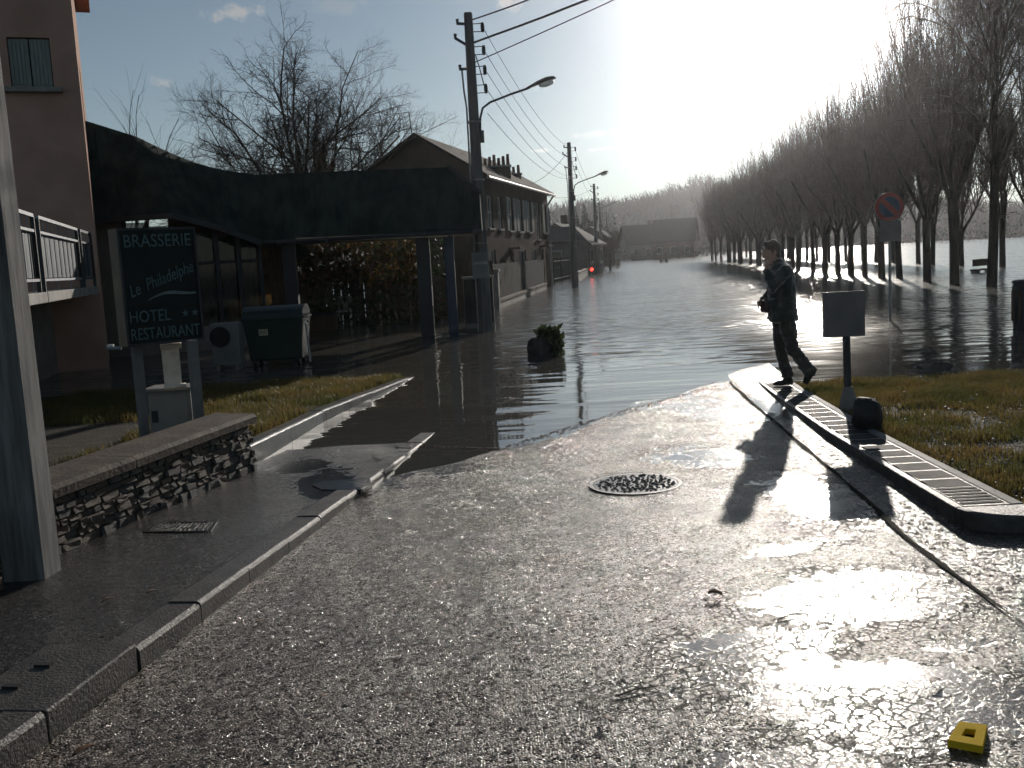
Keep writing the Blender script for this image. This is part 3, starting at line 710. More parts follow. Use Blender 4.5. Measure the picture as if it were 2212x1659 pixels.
    for bi, (t0, t1) in enumerate(bays):
        p0, p1 = a + d * (L * t0 + 0.05) + left * 0.06, a + d * (L * t1) + left * 0.06; up = Vector((0, 0, 1))
        for zr, th in ((1.0, 0.045), (0.80, 0.035), (0.16, 0.035)): MB().bar(p0 + up * (zt + zr), p1 + up * (zt + zr), th, th).build('rail', 'steel_rail' if bi < 2 else 'blue_paint', TR)  # bay next to the hotel: its shade is put into a darker rail colour
        for p in (p0, p1): MB().box((p.x, p.y, zt + 0.49), (0.05, 0.05, 0.98), math.atan2(d.y, d.x)).build('post', 'dark_paint', TR)
        q0, q1 = p0 + left * 0.035, p1 + left * 0.035
        MB().bar(lerp(q0, q1, 0.5) + up * (zt + 0.2), lerp(q0, q1, 0.5) + up * (zt + 0.78), (q1 - q0).length - 0.06, 0.012, up=tuple(d)).build('infill_panel', 'blue_panel', TR) if False else MB().add([q0 + up * (zt + .19), q1 + up * (zt + .19), q1 + up * (zt + .785), q0 + up * (zt + .785), q0 + left * .01 + up * (zt + .19), q1 + left * .01 + up * (zt + .19), q1 + left * .01 + up * (zt + .785), q0 + left * .01 + up * (zt + .785)], [(0, 1, 2, 3), (7, 6, 5, 4), (0, 4, 5, 1), (1, 5, 6, 2), (2, 6, 7, 3), (3, 7, 4, 0)]).build('infill_panel', 'blue_panel', TR)
        nb = max(3, int((p1 - p0).length / 0.42))
        for i in range(1, nb):
            q = lerp(p0, p1, i / nb)
            MB().tube([q + up * (zt + 0.0 if i % 3 == 0 else zt + 0.16), q + up * (zt + 0.98)], 0.007, 6).build('baluster', 'steel_rail', TR)
hotel()

# ---- veranda + canopy with dark green seamed roof
def veranda():
    E0, E1, E2 = at(196, 472, 22.3), at(372, 461, 22.3), at(566, 521, 23.4)
    Em = at(470, 486, 22.85)
    R0, R1 = at(176, 258, 23.5), at(562, 378, 24.4)
    V = thing('veranda_building', 'long low restaurant veranda under a dark green mansard roof', 'building', (E1.x, E1.y, 0))
    # roof of the veranda: swept surface from eave to ridge
    def eave(t):
        P = [E0, E1, Em, E2]; k = min(2, int(t * 3)); u = t * 3 - k
        return lerp(P[k], P[k + 1], u)
    def ridge(t): return lerp(R0, R1, t) - Vector((0, 0, 0.18 * math.sin(math.pi * max(0, min(1, (t - 0.3) / 0.7)))))
    mb = MB(); NU, NV = 24, 4
    for i in range(NU + 1):
        for j in range(NV + 1):
            p = lerp(eave(i / NU), ridge(i / NU), j / NV); p.z += 0.06 * math.sin(math.pi * j / NV); mb.v.append(tuple(p))
    for i in range(NU):
        for j in range(NV): a = i * (NV + 1) + j; mb.f.append((a, a + NV + 1, a + NV + 2, a + 1))
    # back slope and ends close the roof
    o = len(mb.v)
    for i in range(NU + 1): q = ridge(i / NU); mb.v += [(q.x, q.y + 6, q.z - 2.2)]
    for i in range(NU): mb.f.append((i * (NV + 1) + NV, (i + 1) * (NV + 1) + NV, o + i + 1, o + i))
    roof = mb.build('roof', 'roof_green', V, smooth=True)
    for i in range(1, 15):
        t = i / 15; pts = []
        for j in range(NV + 1):
            p = lerp(eave(t), ridge(t), j / NV); p.z += 0.06 * math.sin(math.pi * j / NV) + 0.008; p.y -= 0.008; pts.append(p)
        MB().tube(pts, 0.007, 4).build('standing_seam', 'roof_green', roof)
    # eave fascia
    fb = MB(); pts = [eave(i / 12) for i in range(13)]
    for p0, p1 in zip(pts, pts[1:]): fb.bar(p0 - Vector((0, 0, .05)), p1 - Vector((0, 0, .05)), 0.04, 0.12)
    fb.build('fascia', 'dark_paint', V)
    # walls: a plain stucco bay, then glazing
    W0, W1, W2 = at(205, 560, 22.7), at(268, 560, 22.8), at(560, 560, 24.0)
    def slab(p, q, z0, z1, th, nm, mat, par): 
        dd = (q - p); dd.z = 0; dd.normalize(); nn = Vector((-dd.y, dd.x, 0)) * th; p = Vector((p.x, p.y, 0)); q = Vector((q.x, q.y, 0))
        return MB().prism([p, q, q + nn, p + nn], z0, z1).build(nm, mat, par)
    slab(W0 - Vector((2, -0.2, 0)), W1, -0.3, 3.3, 0.3, 'wall', 'veranda_wall', V)
    W1b = W1 + (W2 - W1).normalized() * 0.02
    slab(W1b, W2, -0.3, 0.55, 0.25, 'parapet_wall', 'veranda_wall', V)
    n = 6
    for i in range(n + 1):
        p = lerp(W1b, W2, i / n); zt = lerp(3.05, 2.5, i / n)
        MB().box((p.x, p.y + 0.1, (0.55 + zt) / 2), (0.09, 0.12, zt - 0.55), 0.2).build('mullion', 'dark_paint', V)
    for i in range(n):
        p, q = lerp(W1b, W2, i / n) + Vector((.06, .1, 0)), lerp(W1b, W2, (i + 1) / n) + Vector((-.06, .1, 0)); zt = lerp(3.0, 2.45, (i + .5) / n)
        slab(p, q, 0.56, 1.95, 0.015, 'pane', 'window_glass', V); slab(p, q, 2.03, zt, 0.015, 'pane', 'window_glass', V)
        slab(p - Vector((0, .02, 0)), q - Vector((0, .02, 0)), 1.955, 2.025, 0.06, 'transom', 'dark_paint', V)
    # interior: floor, back wall, strips whose autumn colour imitates foliage reflected in the glass
    slab(W1b + Vector((0, 3.2, 0)), W2 + Vector((0, 3.2, 0)), -0.3, 3.2, 0.2, 'back_wall', 'wood_brown', V)
    for i in range(9):
        p = lerp(W1b, W2, (i + 0.5) / 9) + Vector((0, 0.45, 0)); zt = 2.5; cb = MB(); w = 0.28
        pts = [(p.x - w + 2 * w * k / 12, p.y + 0.04 * math.sin(k * 1.9)) for k in range(13)]
        if i % 3 == 1: continue
        cb.v += [(x, y, z) for (x, y) in pts for z in (0.6, zt)]
        cb.f += [(2 * k, 2 * k + 2, 2 * k + 3, 2 * k + 1) for k in range(12)]
        cb.build('reflected_foliage', 'leaf_autumn', V)
    # ---- canopy over the drive
    K = thing('canopy', 'dark green mansard entrance canopy on two posts standing in water', 'canopy', (-1.6, 23.9, 0))
    bl, br = at(563, 522, 23.4), at(1041, 497, 23.4); br.z = bl.z = (bl.z + br.z) / 2
    tl, tr = at(560, 377, 24.4), at(968, 361, 24.4); mr = at(1036, 421, 23.75)
    back = 5.2
    fr = MB().add([bl, br, mr, tr, tl, bl + Vector((0, back, 0)), br + Vector((0, back, 0)), mr + Vector((0, back - .6, 0)), tr + Vector((0, back - 2, 0)), tl + Vector((0, back - 2, 0))],
                  [(0, 1, 2, 3, 4), (5, 9, 8, 7, 6), (4, 3, 8, 9), (3, 2, 7, 8), (2, 1, 6, 7), (0, 4, 9, 5)])
    rf = fr.build('roof', 'roof_green', K)
    for i in range(1, 20):
        u = i / 20; p = lerp(bl, br, u); q = lerp(tl, at(1036, 361, 24.4), u)
        if q.x > tr.x: k = (q.x - tr.x) / (mr.x - tr.x); q = lerp(tr, mr, k)
        off = Vector((0, -0.012, 0.006)); MB().bar(p + off, q + off, 0.012, 0.012).build('standing_seam', 'roof_green', rf)
    MB().tube([bl + Vector((0.1, -.05, -.03)), br + Vector((0, -.05, -.03))], .05, 8).build('gutter', 'dark_paint', K)
    for u in (.08, .30, .52, .74, .96): p = lerp(bl, br, u); MB().box((p.x, p.y - .05, p.z - .03), (.03, .12, .125)).build('gutter_bracket', 'metal_dark', K)
    MB().bar(tr + Vector((0.0, -0.02, 0.03)), mr + Vector((0.03, -0.02, 0.03)), 0.10, 0.05).build('verge_board', 'fence_grey', K)
    MB().bar(at(640, 519, 23.36), at(968, 506, 23.36), 0.05, 0.11).build('eave_board', 'soffit', K)
    MB().bar(at(972, 506, 23.36), at(1030, 501, 23.36), 0.05, 0.07).build('eave_board', 'soffit', K)
    MB().add([bl + Vector((.05, .06, -.004)), br + Vector((-.05, .06, -.004)), br + Vector((-.05, back, -.004)), bl + Vector((.05, back, -.004))], [(3, 2, 1, 0)]).build('soffit', 'wood_brown', K)
    zc = bl.z - 0.02
    for (x, w, mt, yy) in ((920, 0.31, 'dark_paint', 24.05), (976, 0.22, 'blue_paint', 23.75), (632, 0.3, 'dark_paint', 24.2), (925, 0.25, 'dark_paint', 28.2)):
        p = at(x, 640, yy); MB().box((p.x, p.y, (zc - 0.5) / 2), (w, 0.22, zc + 0.5)).build('column', mt, K, bevel=0.01)
veranda()

# ---- hedge, fence, planter box under and behind the canopy
def leaf_cloud(n, centre, half, size, seed, hang=0.3, dens=None):
    r = random.Random(seed); mb = MB()
    for _ in range(n):
        while True:
            p = Vector((r.uniform(-1, 1), r.uniform(-1, 1), r.uniform(-1, 1)))
            if dens is None or r.random() < dens(p): break
        c = Vector(centre) + Vector((p.x * half[0], p.y * half[1], p.z * half[2]))
        s = size * r.uniform(0.6, 1.3); d = Vector((r.gauss(0, 1), r.gauss(0, 1), r.gauss(-hang, 1))).normalized(); w = d.orthogonal().normalized() * s * 0.32
        w.rotate(Quaternion(d, r.uniform(0, 6.28))); k = d.cross(w).normalized() * s * 0.12
        mb.add([c, c + d * s * .5 + w + k, c + d * s, c + d * s * .5 - w + k], [(0, 1, 2, 3)])
    return mb
def under_canopy():
    h = thing('hedge', 'autumn brown hedge hanging behind the canopy posts', 'hedge', (-4, 30, 0))
    c0 = at(780, 560, 30.0)
    leaf_cloud(1300, (c0.x - .3, 30.0, 1.9), (2.1, 0.5, 0.7), 0.19, 3, 1.2).build('foliage', 'leaf_autumn', h, recalc=False)
    leaf_cloud(1500, (c0.x, 30.3, 1.2), (2.4, 0.5, 1.2), 0.18, 4, 0.5).build('foliage', 'leaf_green', h, recalc=False)
    sb = MB()
    for i in range(9): sb.tube([(c0.x - 2 + i * .5, 30.2, -.2), (c0.x - 2 + i * .5 + rnd.uniform(-.2, .2), 30.2, 1.2), (c0.x - 2 + i * .5 + rnd.uniform(-.4, .4), 30.1, 2.3)], [0.03, 0.02, 0.008], 5)
    sb.build('stem', 'bark', h)
    fp = thing('garden_fence', 'dark board fence in the shade behind the canopy', 'fence', (-3, 31.4, 0))
    for i in range(26):
        x = at(640, 560, 31.4).x + i * 0.235
        MB().box((x, 31.4 + 0.01 * (i % 2), 0.72), (0.215, 0.03, 1.9 + rnd.uniform(-.03, .03))).build('board', 'wood_brown', fp)
    for z in (0.3, 1.3): MB().box((at(640, 560, 31.4).x + 2.95, 31.45, z), (6.1, 0.05, 0.09)).build('rail', 'wood_brown', fp)
    p = at(690, 690, 28.6); q = thing('planter_box', 'dark wooden planter box standing in the water under the canopy', 'planter', (p.x, 28.6, 0))
    MB().box((p.x, 28.6, 0.12), (0.95, 0.5, 0.62)).build('box', 'wood_brown', q, bevel=0.01)
    MB().box((p.x, 28.6, 0.445), (1.02, 0.57, 0.04)).build('rim', 'dark_paint', q)
    leaf_cloud(160, (p.x, 28.6, 0.56), (0.42, 0.2, 0.14), 0.14, 5, -0.8).build('plant', 'leaf_green', q, recalc=False)
    c = at(745, 688, 30.4); k = thing('garden_chair', 'small pale chair by the fence beyond the canopy water', 'chair', (c.x, 30.4, 0))
    MB().box((c.x, 30.4, 0.42), (0.42, 0.42, 0.04)).build('seat', 'white_paint', k); MB().box((c.x, 30.6, 0.66), (0.42, 0.03, 0.4)).build('backrest', 'white_paint', k)
    for sx in (-1, 1):
        for sy in (-1, 1): MB().box((c.x + sx * .18, 30.4 + sy * .18, 0.05), (0.035, 0.035, 0.7)).build('leg', 'white_paint', k)
under_canopy()

# ---- green wheeled bin, heat pump, scroll menu board, cabinet
def waste_bin():
    c = gp(592, 790, 0.0); yy = 18.6; x0, x1 = at(527, 740, yy).x, at(658, 740, yy).x; cx = (x0 + x1) / 2; w = x1 - x0; z0, z1 = 0.10, at(590, 690, yy).z
    T = thing('waste_container', 'large dark green wheeled waste container with pale sticker', 'bin', (cx, yy, 0))
    b = MB(); d = 0.76
    vs = []
    for (z, k, kd) in ((z0, 0.86, 0.8), (z0 + 0.25, 0.9, 0.86), (z1, 1.0, 1.0)):
        for (sx, sy) in ((-1, -1), (1, -1), (1, 1), (-1, 1)): vs.append((cx + sx * w / 2 * k, yy + 0.35 + sy * d / 2 * kd, z))
    b.add(vs, [(0, 3, 2, 1)] + [(4 * r_ + k, 4 * r_ + (k + 1) % 4, 4 * r_ + 4 + (k + 1) % 4, 4 * r_ + 4 + k) for r_ in (0, 1) for k in range(4)] + [(8, 9, 10, 11)])
    b.build('body', 'bin_green', T, bevel=0.03)
    MB().box((cx, yy + 0.35, z1 + 0.02), (w * 1.05, d * 1.06, 0.05)).build('rim', 'bin_green', T, bevel=0.012)
    lid = MB(); n = 10; vs = []
    for s in (-1, 1):
        for i in range(n + 1): a = math.pi * i / n; vs.append((cx + s * w * 0.5, yy + 0.35 - math.cos(a) * d * 0.5, z1 + 0.045 + 0.20 * math.sin(a)))
    lid.add(vs, [(i, i + 1, n + 2 + i, n + 1 + i) for i in range(n)] + [tuple(range(n + 1)), tuple(range(2 * n + 1, n, -1))]); lid.build('lid', 'bin_green', T, smooth=False)
    sx = at(569, 718, yy - 0.04); MB().box((sx.x, yy - 0.043, sx.z), (0.165, 0.006, 0.115)).build('sticker', 'sticker', T)
    for i in range(5): MB().box((sx.x - 0.055 + i * 0.027, yy - 0.0475, sx.z + (0.004 if i % 2 else -0.003)), (0.009, 0.002, 0.075)).build('print', 'ink', T)
    for s in (-1, 1):
        for q in (0.1, 0.6):
            MB().tube([(cx + s * w * .36 - .03, yy + q, 0.09), (cx + s * w * .36 + .03, yy + q, 0.09)], 0.09, 12).build('wheel', 'ink', T)
        MB().tube([(cx + s * (w * .5 + .02), yy + .25, z1 - .08), (cx + s * (w * .5 + .06), yy + .25, z1 - .08)], 0.022, 8).build('trunnion', 'metal_grey', T)
    # bent steel tube of the bin's lifting frame at its right
    MB().tube([(cx + w * .54, yy - .02, z1 - .1), (cx + w * .56, yy - .04, z0 + .5), (cx + w * .58, yy - .06, z0 - .05)], 0.018, 6).build('guard_tube', 'metal_grey', T)
waste_bin()
def heat_pump():
    yy = 18.3; a, b = at(452, 700, yy), at(520, 788, yy); cx, w = (a.x + b.x) / 2, b.x - a.x; z0, z1 = b.z, a.z; cz = (z0 + z1) / 2
    T = thing('heat_pump', 'grey outdoor fan unit with round black grille behind the restaurant sign', 'fan unit', (cx, yy, 0))
    MB().box((cx, yy + .2, cz), (w, 0.36, z1 - z0)).build('casing', 'cabinet', T, bevel=0.015)
    f = at(475, 728, yy); MB().tube([(f.x, yy + .012, f.z), (f.x, yy - 0.012, f.z)], 0.185, 24).build('fan_opening', 'ink', T)
    for k in range(4): MB().tube([(f.x + .05 * (k + .6) * math.cos(t_), yy - .022, f.z + .05 * (k + .6) * math.sin(t_)) for t_ in [2 * math.pi * i / 20 for i in range(21)]], 0.004, 4).build('guard_ring', 'metal_dark', T)
    for k in range(9): MB().box((cx - w / 2 + .06 + k * (w - .12) / 8, yy + .012, z0 + .16), (0.012, 0.012, 0.22)).build('rib', 'cabinet', T)
    for s in (-1, 1): MB().box((cx + s * w * .35, yy + .2, z0 - .17), (0.06, 0.3, 0.36)).build('foot', 'concrete', T)
heat_pump()

# ---- restaurant sign on two posts
def restaurant_sign():
    yy = 8.9
    bl, br = at(276, 747, yy - 0.22), at(441, 737, yy + 0.24); c = (bl + br) / 2
    dx = Vector((br.x - bl.x, br.y - bl.y, 0)); w = dx.length; dx.normalize(); nn = Vector((dx.y, -dx.x, 0))    # nn: towards the viewer
    z0 = (bl.z + br.z) / 2; z1 = at(345, 491, yy).z; ang = math.atan2(dx.y, dx.x)
    T = thing('restaurant_sign', 'black hotel and brasserie sign box on two grey posts behind the wall', 'sign', (c.x, c.y, 0))
    th = 0.20; cc = c - nn * (th / 2)
    body = MB().box((cc.x, cc.y, (z0 + z1) / 2), (w, th - 0.02, z1 - z0), ang).build('sign_box', 'sign_edge', T, bevel=0.006)
    q = c - nn * 0.006; MB().box((q.x, q.y, (z0 + z1) / 2), (w - 0.03, 0.012, z1 - z0 - 0.03), ang).build('face', 'sign_face', T)
    fr = MB(); H = z1 - z0
    for (u, z, su, sz) in ((0, z0 + .01, w, .02), (0, z1 - .01, w, .02), (-w / 2 + .008, (z0 + z1) / 2, .016, H - .045), (w / 2 - .008, (z0 + z1) / 2, .016, H - .045)):
        p = c + dx * u + nn * 0.008; fr.box((p.x, p.y, z), (su, 0.02, sz), ang)
    fr.build('frame', 'metal_dark', T)
    base = Matrix.Translation((c.x, c.y, 0)) @ Matrix.Rotation(ang, 4, 'Z') @ Matrix.Rotation(R_(90), 4, 'X')
    def put(body_, size, u, vfrac, rot=0.0, shear=0.0, spacing=1.0, sx=1.0, mat='letter', bold=0.0, fit=None):
        me = text_mesh(body_, size, 0.003, shear, spacing, bold=bold)
        xs = [v.co.x for v in me.vertices]; wd = max(xs) - min(xs)
        if fit: sx = fit / wd
        me.transform(base @ Matrix.Translation((u, z0 + H * vfrac, 0.006)) @ Matrix.Rotation(rot, 4, 'Z') @ Matrix.Diagonal((sx, 1, 1, 1)))
        return link('lettering', me, mat, T)
    put('BRASSERIE', 0.155, 0, 0.885, fit=w * 0.86)
    put('Le  Philadelphe', 0.15, 0.0, 0.555, R_(19), 0.38, fit=w * 0.90)
    put('HOTEL', 0.145, -0.13, 0.245, fit=w * 0.52)
    put('RESTAURANT', 0.145, 0, 0.095, fit=w * 0.90)
    for k, u in enumerate((0.19, 0.28)):
        st = MB(); pts = []
        for i in range(10): a = math.pi / 2 + i * math.pi / 5; r = 0.036 if i % 2 == 0 else 0.015; pts.append((u + r * math.cos(a), z0 + H * 0.25 + r * math.sin(a), 0.008))
        st.add(pts, [tuple(range(10))]); me = st.mesh('star'); me.transform(base); link('star', me, 'letter', T)
    sw = MB(); n = 14; up, lo = [], []
    for i in range(n + 1):
        t = i / n; u = -0.13 + 0.44 * t; z = z0 + H * (0.385 + 0.11 * t - 0.05 * t * t + 0.02 * math.sin(t * 5)); h = 0.014 * math.sin(math.pi * min(1, t * 0.75 + 0.08)); up.append((u, z + h, 0.006)); lo.append((u, z - h, 0.006))
    sw.add(up + lo, [(i, i + 1, n + 2 + i, n + 1 + i) for i in range(n)]); me = sw.mesh('swoosh'); me.transform(base); link('swoosh', me, 'swoosh', T)
    for (px_, yb) in ((297, 950), (418, 905)):
        p = at(px_, 760, yy); MB().box((p.x, p.y - 0.02, (z0 - 0.05) / 2 + 0.03), (0.075, 0.075, z0 + 0.05 - 0.02), ang).build('post', 'post_grey', T, bevel=0.004)
    # lamp bar under the box
    l0, l1 = at(232, 752, yy - 0.12), at(262, 752, yy - 0.12)
    MB().tube([l0, l1], 0.016, 8).build('lamp_bar', 'steel_rail', T)
    MB().box(tuple(l0 + Vector((.03, 0, .02))), (0.05, 0.04, 0.02)).build('lamp_head', 'white_paint', T)
    # scroll menu board
    yy2 = 9.15
    S = thing('menu_scroll', 'cream scroll shaped menu board hanging below the black sign', 'menu board', tuple(at(372, 790, yy2)))
    a, b = at(349, 752, yy2), at(393, 832, yy2); wS = b.x - a.x; zc0, zc1 = b.z, a.z; cx = (a.x + b.x) / 2; r = R_(24)
    Mx = Matrix.Translation((cx, yy2, 0)) @ Matrix.Rotation(r, 4, 'Z')
    sc = MB(); n = 10; k = 0.03
    for i in range(n + 1):
        u = -wS / 2 + wS * i / n; bow = 0.004 * math.sin(math.pi * i / n * 2); sc.v += [tuple(Mx @ Vector((u, bow, zc0))), tuple(Mx @ Vector((u, bow, zc1))), tuple(Mx @ Vector((u, bow + .012, zc0))), tuple(Mx @ Vector((u, bow + .012, zc1)))]
    for i in range(n): o = 4 * i; sc.f += [(o, o + 4, o + 5, o + 1), (o + 2, o + 3, o + 7, o + 6), (o + 1, o + 5, o + 7, o + 3), (o, o + 2, o + 6, o + 4)]
    sc.f += [(0, 1, 3, 2), (4 * n, 4 * n + 2, 4 * n + 3, 4 * n + 1)]
    sc.build('sheet', 'parchment', S)
    for (z, rr, e) in ((zc1 + 0.012, 0.026, 0.022), (zc0 - 0.008, 0.022, 0.03)):
        MB().tube([Mx @ Vector((-wS / 2 - .006, -.018, z)), Mx @ Vector((wS / 2 + e, -.018, z + .004))], rr, 12).build('roll', 'parchment', S, smooth=True)
    MB().bar(Mx @ Vector((0, .02, zc1)), Mx @ Vector((0, .02, z0 + .03)), 0.02).build('hanger', 'metal_dark', S)
    # grey meter cabinet behind the wall
    a, b = at(317, 846, 9.5), at(420, 950, 9.5); K = thing('meter_cabinet', 'grey metal meter cabinet between the sign posts', 'cabinet', ((a.x + b.x) / 2, 9.6, 0))
    cx = (a.x + b.x) / 2; w2 = b.x - a.x
    MB().box((cx, 9.64, a.z / 2), (w2, 0.28, a.z)).build('body', 'cabinet', K, bevel=0.008)
    MB().box((cx, 9.62, a.z + .015), (w2 + .05, 0.36, 0.028)).build('top', 'concrete', K, bevel=0.006)
    for z in (0.18, 0.42): MB().box((cx - w2 * .36, 9.497, z * 1.0 + .02), (0.06, 0.008, 0.11)).build('vent', 'ink', K)
    MB().box((cx + 0.03, 9.495, a.z * .5), (w2 * .7, 0.008, a.z * .86)).build('door', 'cabinet', K)
restaurant_sign()

# ================================================================== POLES, LAMPS, WIRES
def pole_proto():
    T = thing('utility_pole', '', 'utility pole', (0, 0, 0), 'concrete utility poles along the flooded road', local=True)
    H = 7.45
    MB().tube([(0, 0, -0.6), (0, 0, 2.5), (0, 0, H)], [0.165, 0.145, 0.10], 10).build('shaft', 'pole_concrete', T, smooth=False)
    MB().box((0, 0, H + .005), (0.16, 0.16, 0.03)).build('cap', 'pole_concrete', T)
    for k, z in enumerate((7.12, 6.60, 6.15, 5.72)):
        br = MB().bar((0.10, 0, z + .09), (0.30, 0, z + .09), 0.018).bar((0.10, 0, z - .09), (0.30, 0, z - .09), 0.018).build('bracket', 'metal_dark', T)
        MB().tube([(0.32, 0, z - .11), (0.32, 0, z - .05), (0.32, 0, z + .05), (0.32, 0, z + .11)], [0.03, 0.045, 0.045, 0.03], 8).build('insulator', 'insulator', br)
    for z, l, dz in ((7.22, 0.26, 0.02), (6.75, 0.33, 0.16), (6.2, 0.26, 0.0)):
        br = MB().bar((-0.09, 0, z), (-l, 0, z + dz), 0.05, 0.06).build('bracket', 'metal_dark', T)
        MB().tube([(-l, 0, z + dz - .03), (-l, 0, z + dz + .10)], [0.025, 0.04], 6).build('insulator', 'insulator', br)
    MB().tube([(-0.22, 0, 6.2), (-0.2, 0, 5.7), (-0.16, 0.02, 5.3), (-0.165, 0.02, 4), (-0.185, 0.02, 0)], 0.022, 6).build('conduit', 'metal_grey', T)
    MB().tube([(0.12, -0.05, 6.5), (0.20, -0.06, 6.2), (0.28, -0.05, 5.8)], 0.014, 5).build('jumper_wire', 'cable', T)
    for z in (4.95, 3.6, 2.1): MB().tube([(0, 0, z), (0, 0, z + .04)], 0.17, 10).build('strap', 'metal_grey', T)
    arm = [(0.13, 0, 4.75), (0.15, 0, 5.05), (0.22, 0, 5.28), (0.40, 0, 5.40), (0.9, 0, 5.56), (1.35, 0, 5.68)]
    MB().tube(arm, 0.026, 8).build('lamp_arm', 'metal_dark', T)
    MB().box((0.17, 0, 4.62), (0.10, 0.12, 0.28)).build('fuse_box', 'metal_dark', T)
    L = MB(); secs = [(1.28, .045, .04, 0), (1.36, .07, .055, .0), (1.55, .13, .075, .03), (1.75, .15, .085, .05), (1.92, .12, .06, .045), (1.98, .05, .03, .03)]
    n = 12; o = 0
    for (x, hw, hh, dz) in secs:
        zc = 5.68 + (x - 1.35) * 0.24 + dz
        for k in range(n): a = 2 * math.pi * k / n; z = math.sin(a) * hh; L.v.append((x, math.cos(a) * hw, zc + (z if z > 0 else z * 0.25)))
    for i in range(len(secs) - 1):
        for k in range(n): k2 = (k + 1) % n; L.f.append((i * n + k, i * n + k2, (i + 1) * n + k2, (i + 1) * n + k))
    L.f += [tuple(reversed(range(n))), tuple(range((len(secs) - 1) * n, len(secs) * n))]
    head = L.build('lamp_head', 'lamp_shell', T, smooth=True)
    g = MB(); g.ell((1.75, 0, 5.755), (0.19, 0.11, 0.075), 12, 8, Matrix.Rotation(R_(-13), 4, 'Y')); g.build('lamp_glass', 'lamp_glass', head, smooth=True)
    return T
P0 = pole_proto()
POLES = [(gp(1050, 715), 'nearest concrete utility pole with street lamp, beside the dark canopy'), (gp(1243, 620), 'second utility pole with street lamp, rising from the water by the iron fence'),
         (gp(1291, 590), 'third utility pole with street lamp, far down the flooded road'), (Vector((11.0, 117, 0)), 'fourth utility pole, behind the third one far away'), (Vector((14.9, 148, 0)), 'farthest utility pole at the end of the road')]
for i, (p, lab) in enumerate(POLES):
    o = P0 if i == 0 else copy_tree(P0)
    o.location = (p.x, p.y, 0); o['label'] = lab; o.rotation_euler = (0, 0, R_(-2 if i == 0 else -6))
def wire(name, a, b, sag, r, label, grp, n=18, wob=0.0):
    a, b = Vector(a), Vector(b); pts = []
    for i in range(n + 1):
        t = i / n; p = lerp(a, b, t); p.z -= 4 * sag * t * (1 - t); p.z += wob * math.sin(i * 1.7); pts.append(p)
    tag(MB().tube(pts, r, 5).build(name, 'cable', smooth=True), label, 'cable', grp)
p1, p2, p3 = POLES[0][0], POLES[1][0], POLES[2][0]
for k, (z, lab) in enumerate(((7.12, 'thin wire, topmost of the lines sagging from the nearest pole to the second'), (6.60, 'thin wire, second of the lines between the nearest pole and the second'), (6.15, 'thin wire, third of the lines between the nearest pole and the second'), (5.72, 'thin wire, fourth of the lines between the nearest pole and the second'), (5.15, 'thin wire, lowest of the lines between the nearest pole and the second'))):
    wire('power_line', p1 + Vector((.33, 0, z)), p2 + Vector((.33, 0, max(5.72, z - 0.02))), 0.62, 0.007, lab, 'wires between the nearest two poles')
for k, (z, ex, lab) in enumerate(((7.30, (1116, -4), 'black overhead cable, upper of three leaving the nearest pole to the upper right'), (6.78, (1200, -4), 'thick twisted overhead cable, middle of three leaving the nearest pole'), (6.33, (1234, -4), 'black overhead cable, lowest of three leaving the nearest pole to the upper right'))):
    a = p1 + Vector((0.1, -0.05, z)); m_ = at(ex[0], ex[1], 24.74 - 2.0 - 0.25 * k); dd = (m_ - a); b = a + dd * 7.5; b.z = a.z + dd.z * 7.5 * 0.62
    wire('overhead_cable', a, b, 0.3, (0.018, 0.026, 0.013)[k], lab, 'cables leaving the nearest pole', 26, 0.004 if k == 1 else 0)
for k, z in enumerate((7.12, 6.4)):
    wire('power_line', p2 + Vector((.3, 0, z)), p3 + Vector((.3, 0, z)), 0.7, 0.008, ('upper' if k == 0 else 'lower') + ' thin wire from the second pole to the third', 'wires between far poles')
wire('service_wire', p2 + Vector((0, 0, 7.1)), at(1146, 398, 50), 0.25, 0.012, 'service wire from the second pole down to the row house roof', 'service wires')
wire('service_wire', p3 + Vector((0, 0, 7.2)), at(1184, 425, 57), 0.35, 0.014, 'service wire from the third pole to the far end of the row house', 'service wires')

# plate and cabinet at the foot of the nearest pole
def pole_plate():
    p = p1; a = thing('warning_plate', 'grey notice plate strapped to the nearest utility pole', 'plate', (p.x, p.y - .2, 1.2))
    c = at(1038, 573, p.y - 0.18); MB().box((c.x, p.y - 0.18, c.z), (0.36, 0.012, 0.62)).build('plate', 'cabinet', a)
    me = text_mesh('DANGER', 0.085, 0.002); me.transform(Matrix.Translation((c.x, p.y - 0.188, c.z + 0.05)) @ Matrix.Rotation(R_(90), 4, 'X')); link('lettering', me, 'white_paint', a)
    for s in (-1, 1): MB().box((c.x + s * .19, p.y - 0.17, c.z), (0.02, 0.02, 0.66)).build('edge_rail', 'metal_grey', a)
    k = thing('street_cabinet', 'pale two door street cabinet behind the nearest utility pole', 'cabinet', (at(1038, 640, 26).x, 26, 0))
    cx = at(1034, 640, 26).x; z1 = at(1034, 600, 26).z; MB().box((cx, 26.1, z1 / 2 - .1), (0.75, 0.35, z1 + .2)).build('body', 'cabinet', k, bevel=0.01)
    for s in (-1, 1): MB().box((cx + s * .185, 25.915, z1 / 2 + .05), (0.345, 0.02, z1 - .15)).build('door', 'fence_grey', k, bevel=0.004)
    MB().box((cx, 26.1, z1 + .02), (0.82, 0.42, 0.04)).build('top', 'concrete', k)
pole_plate()

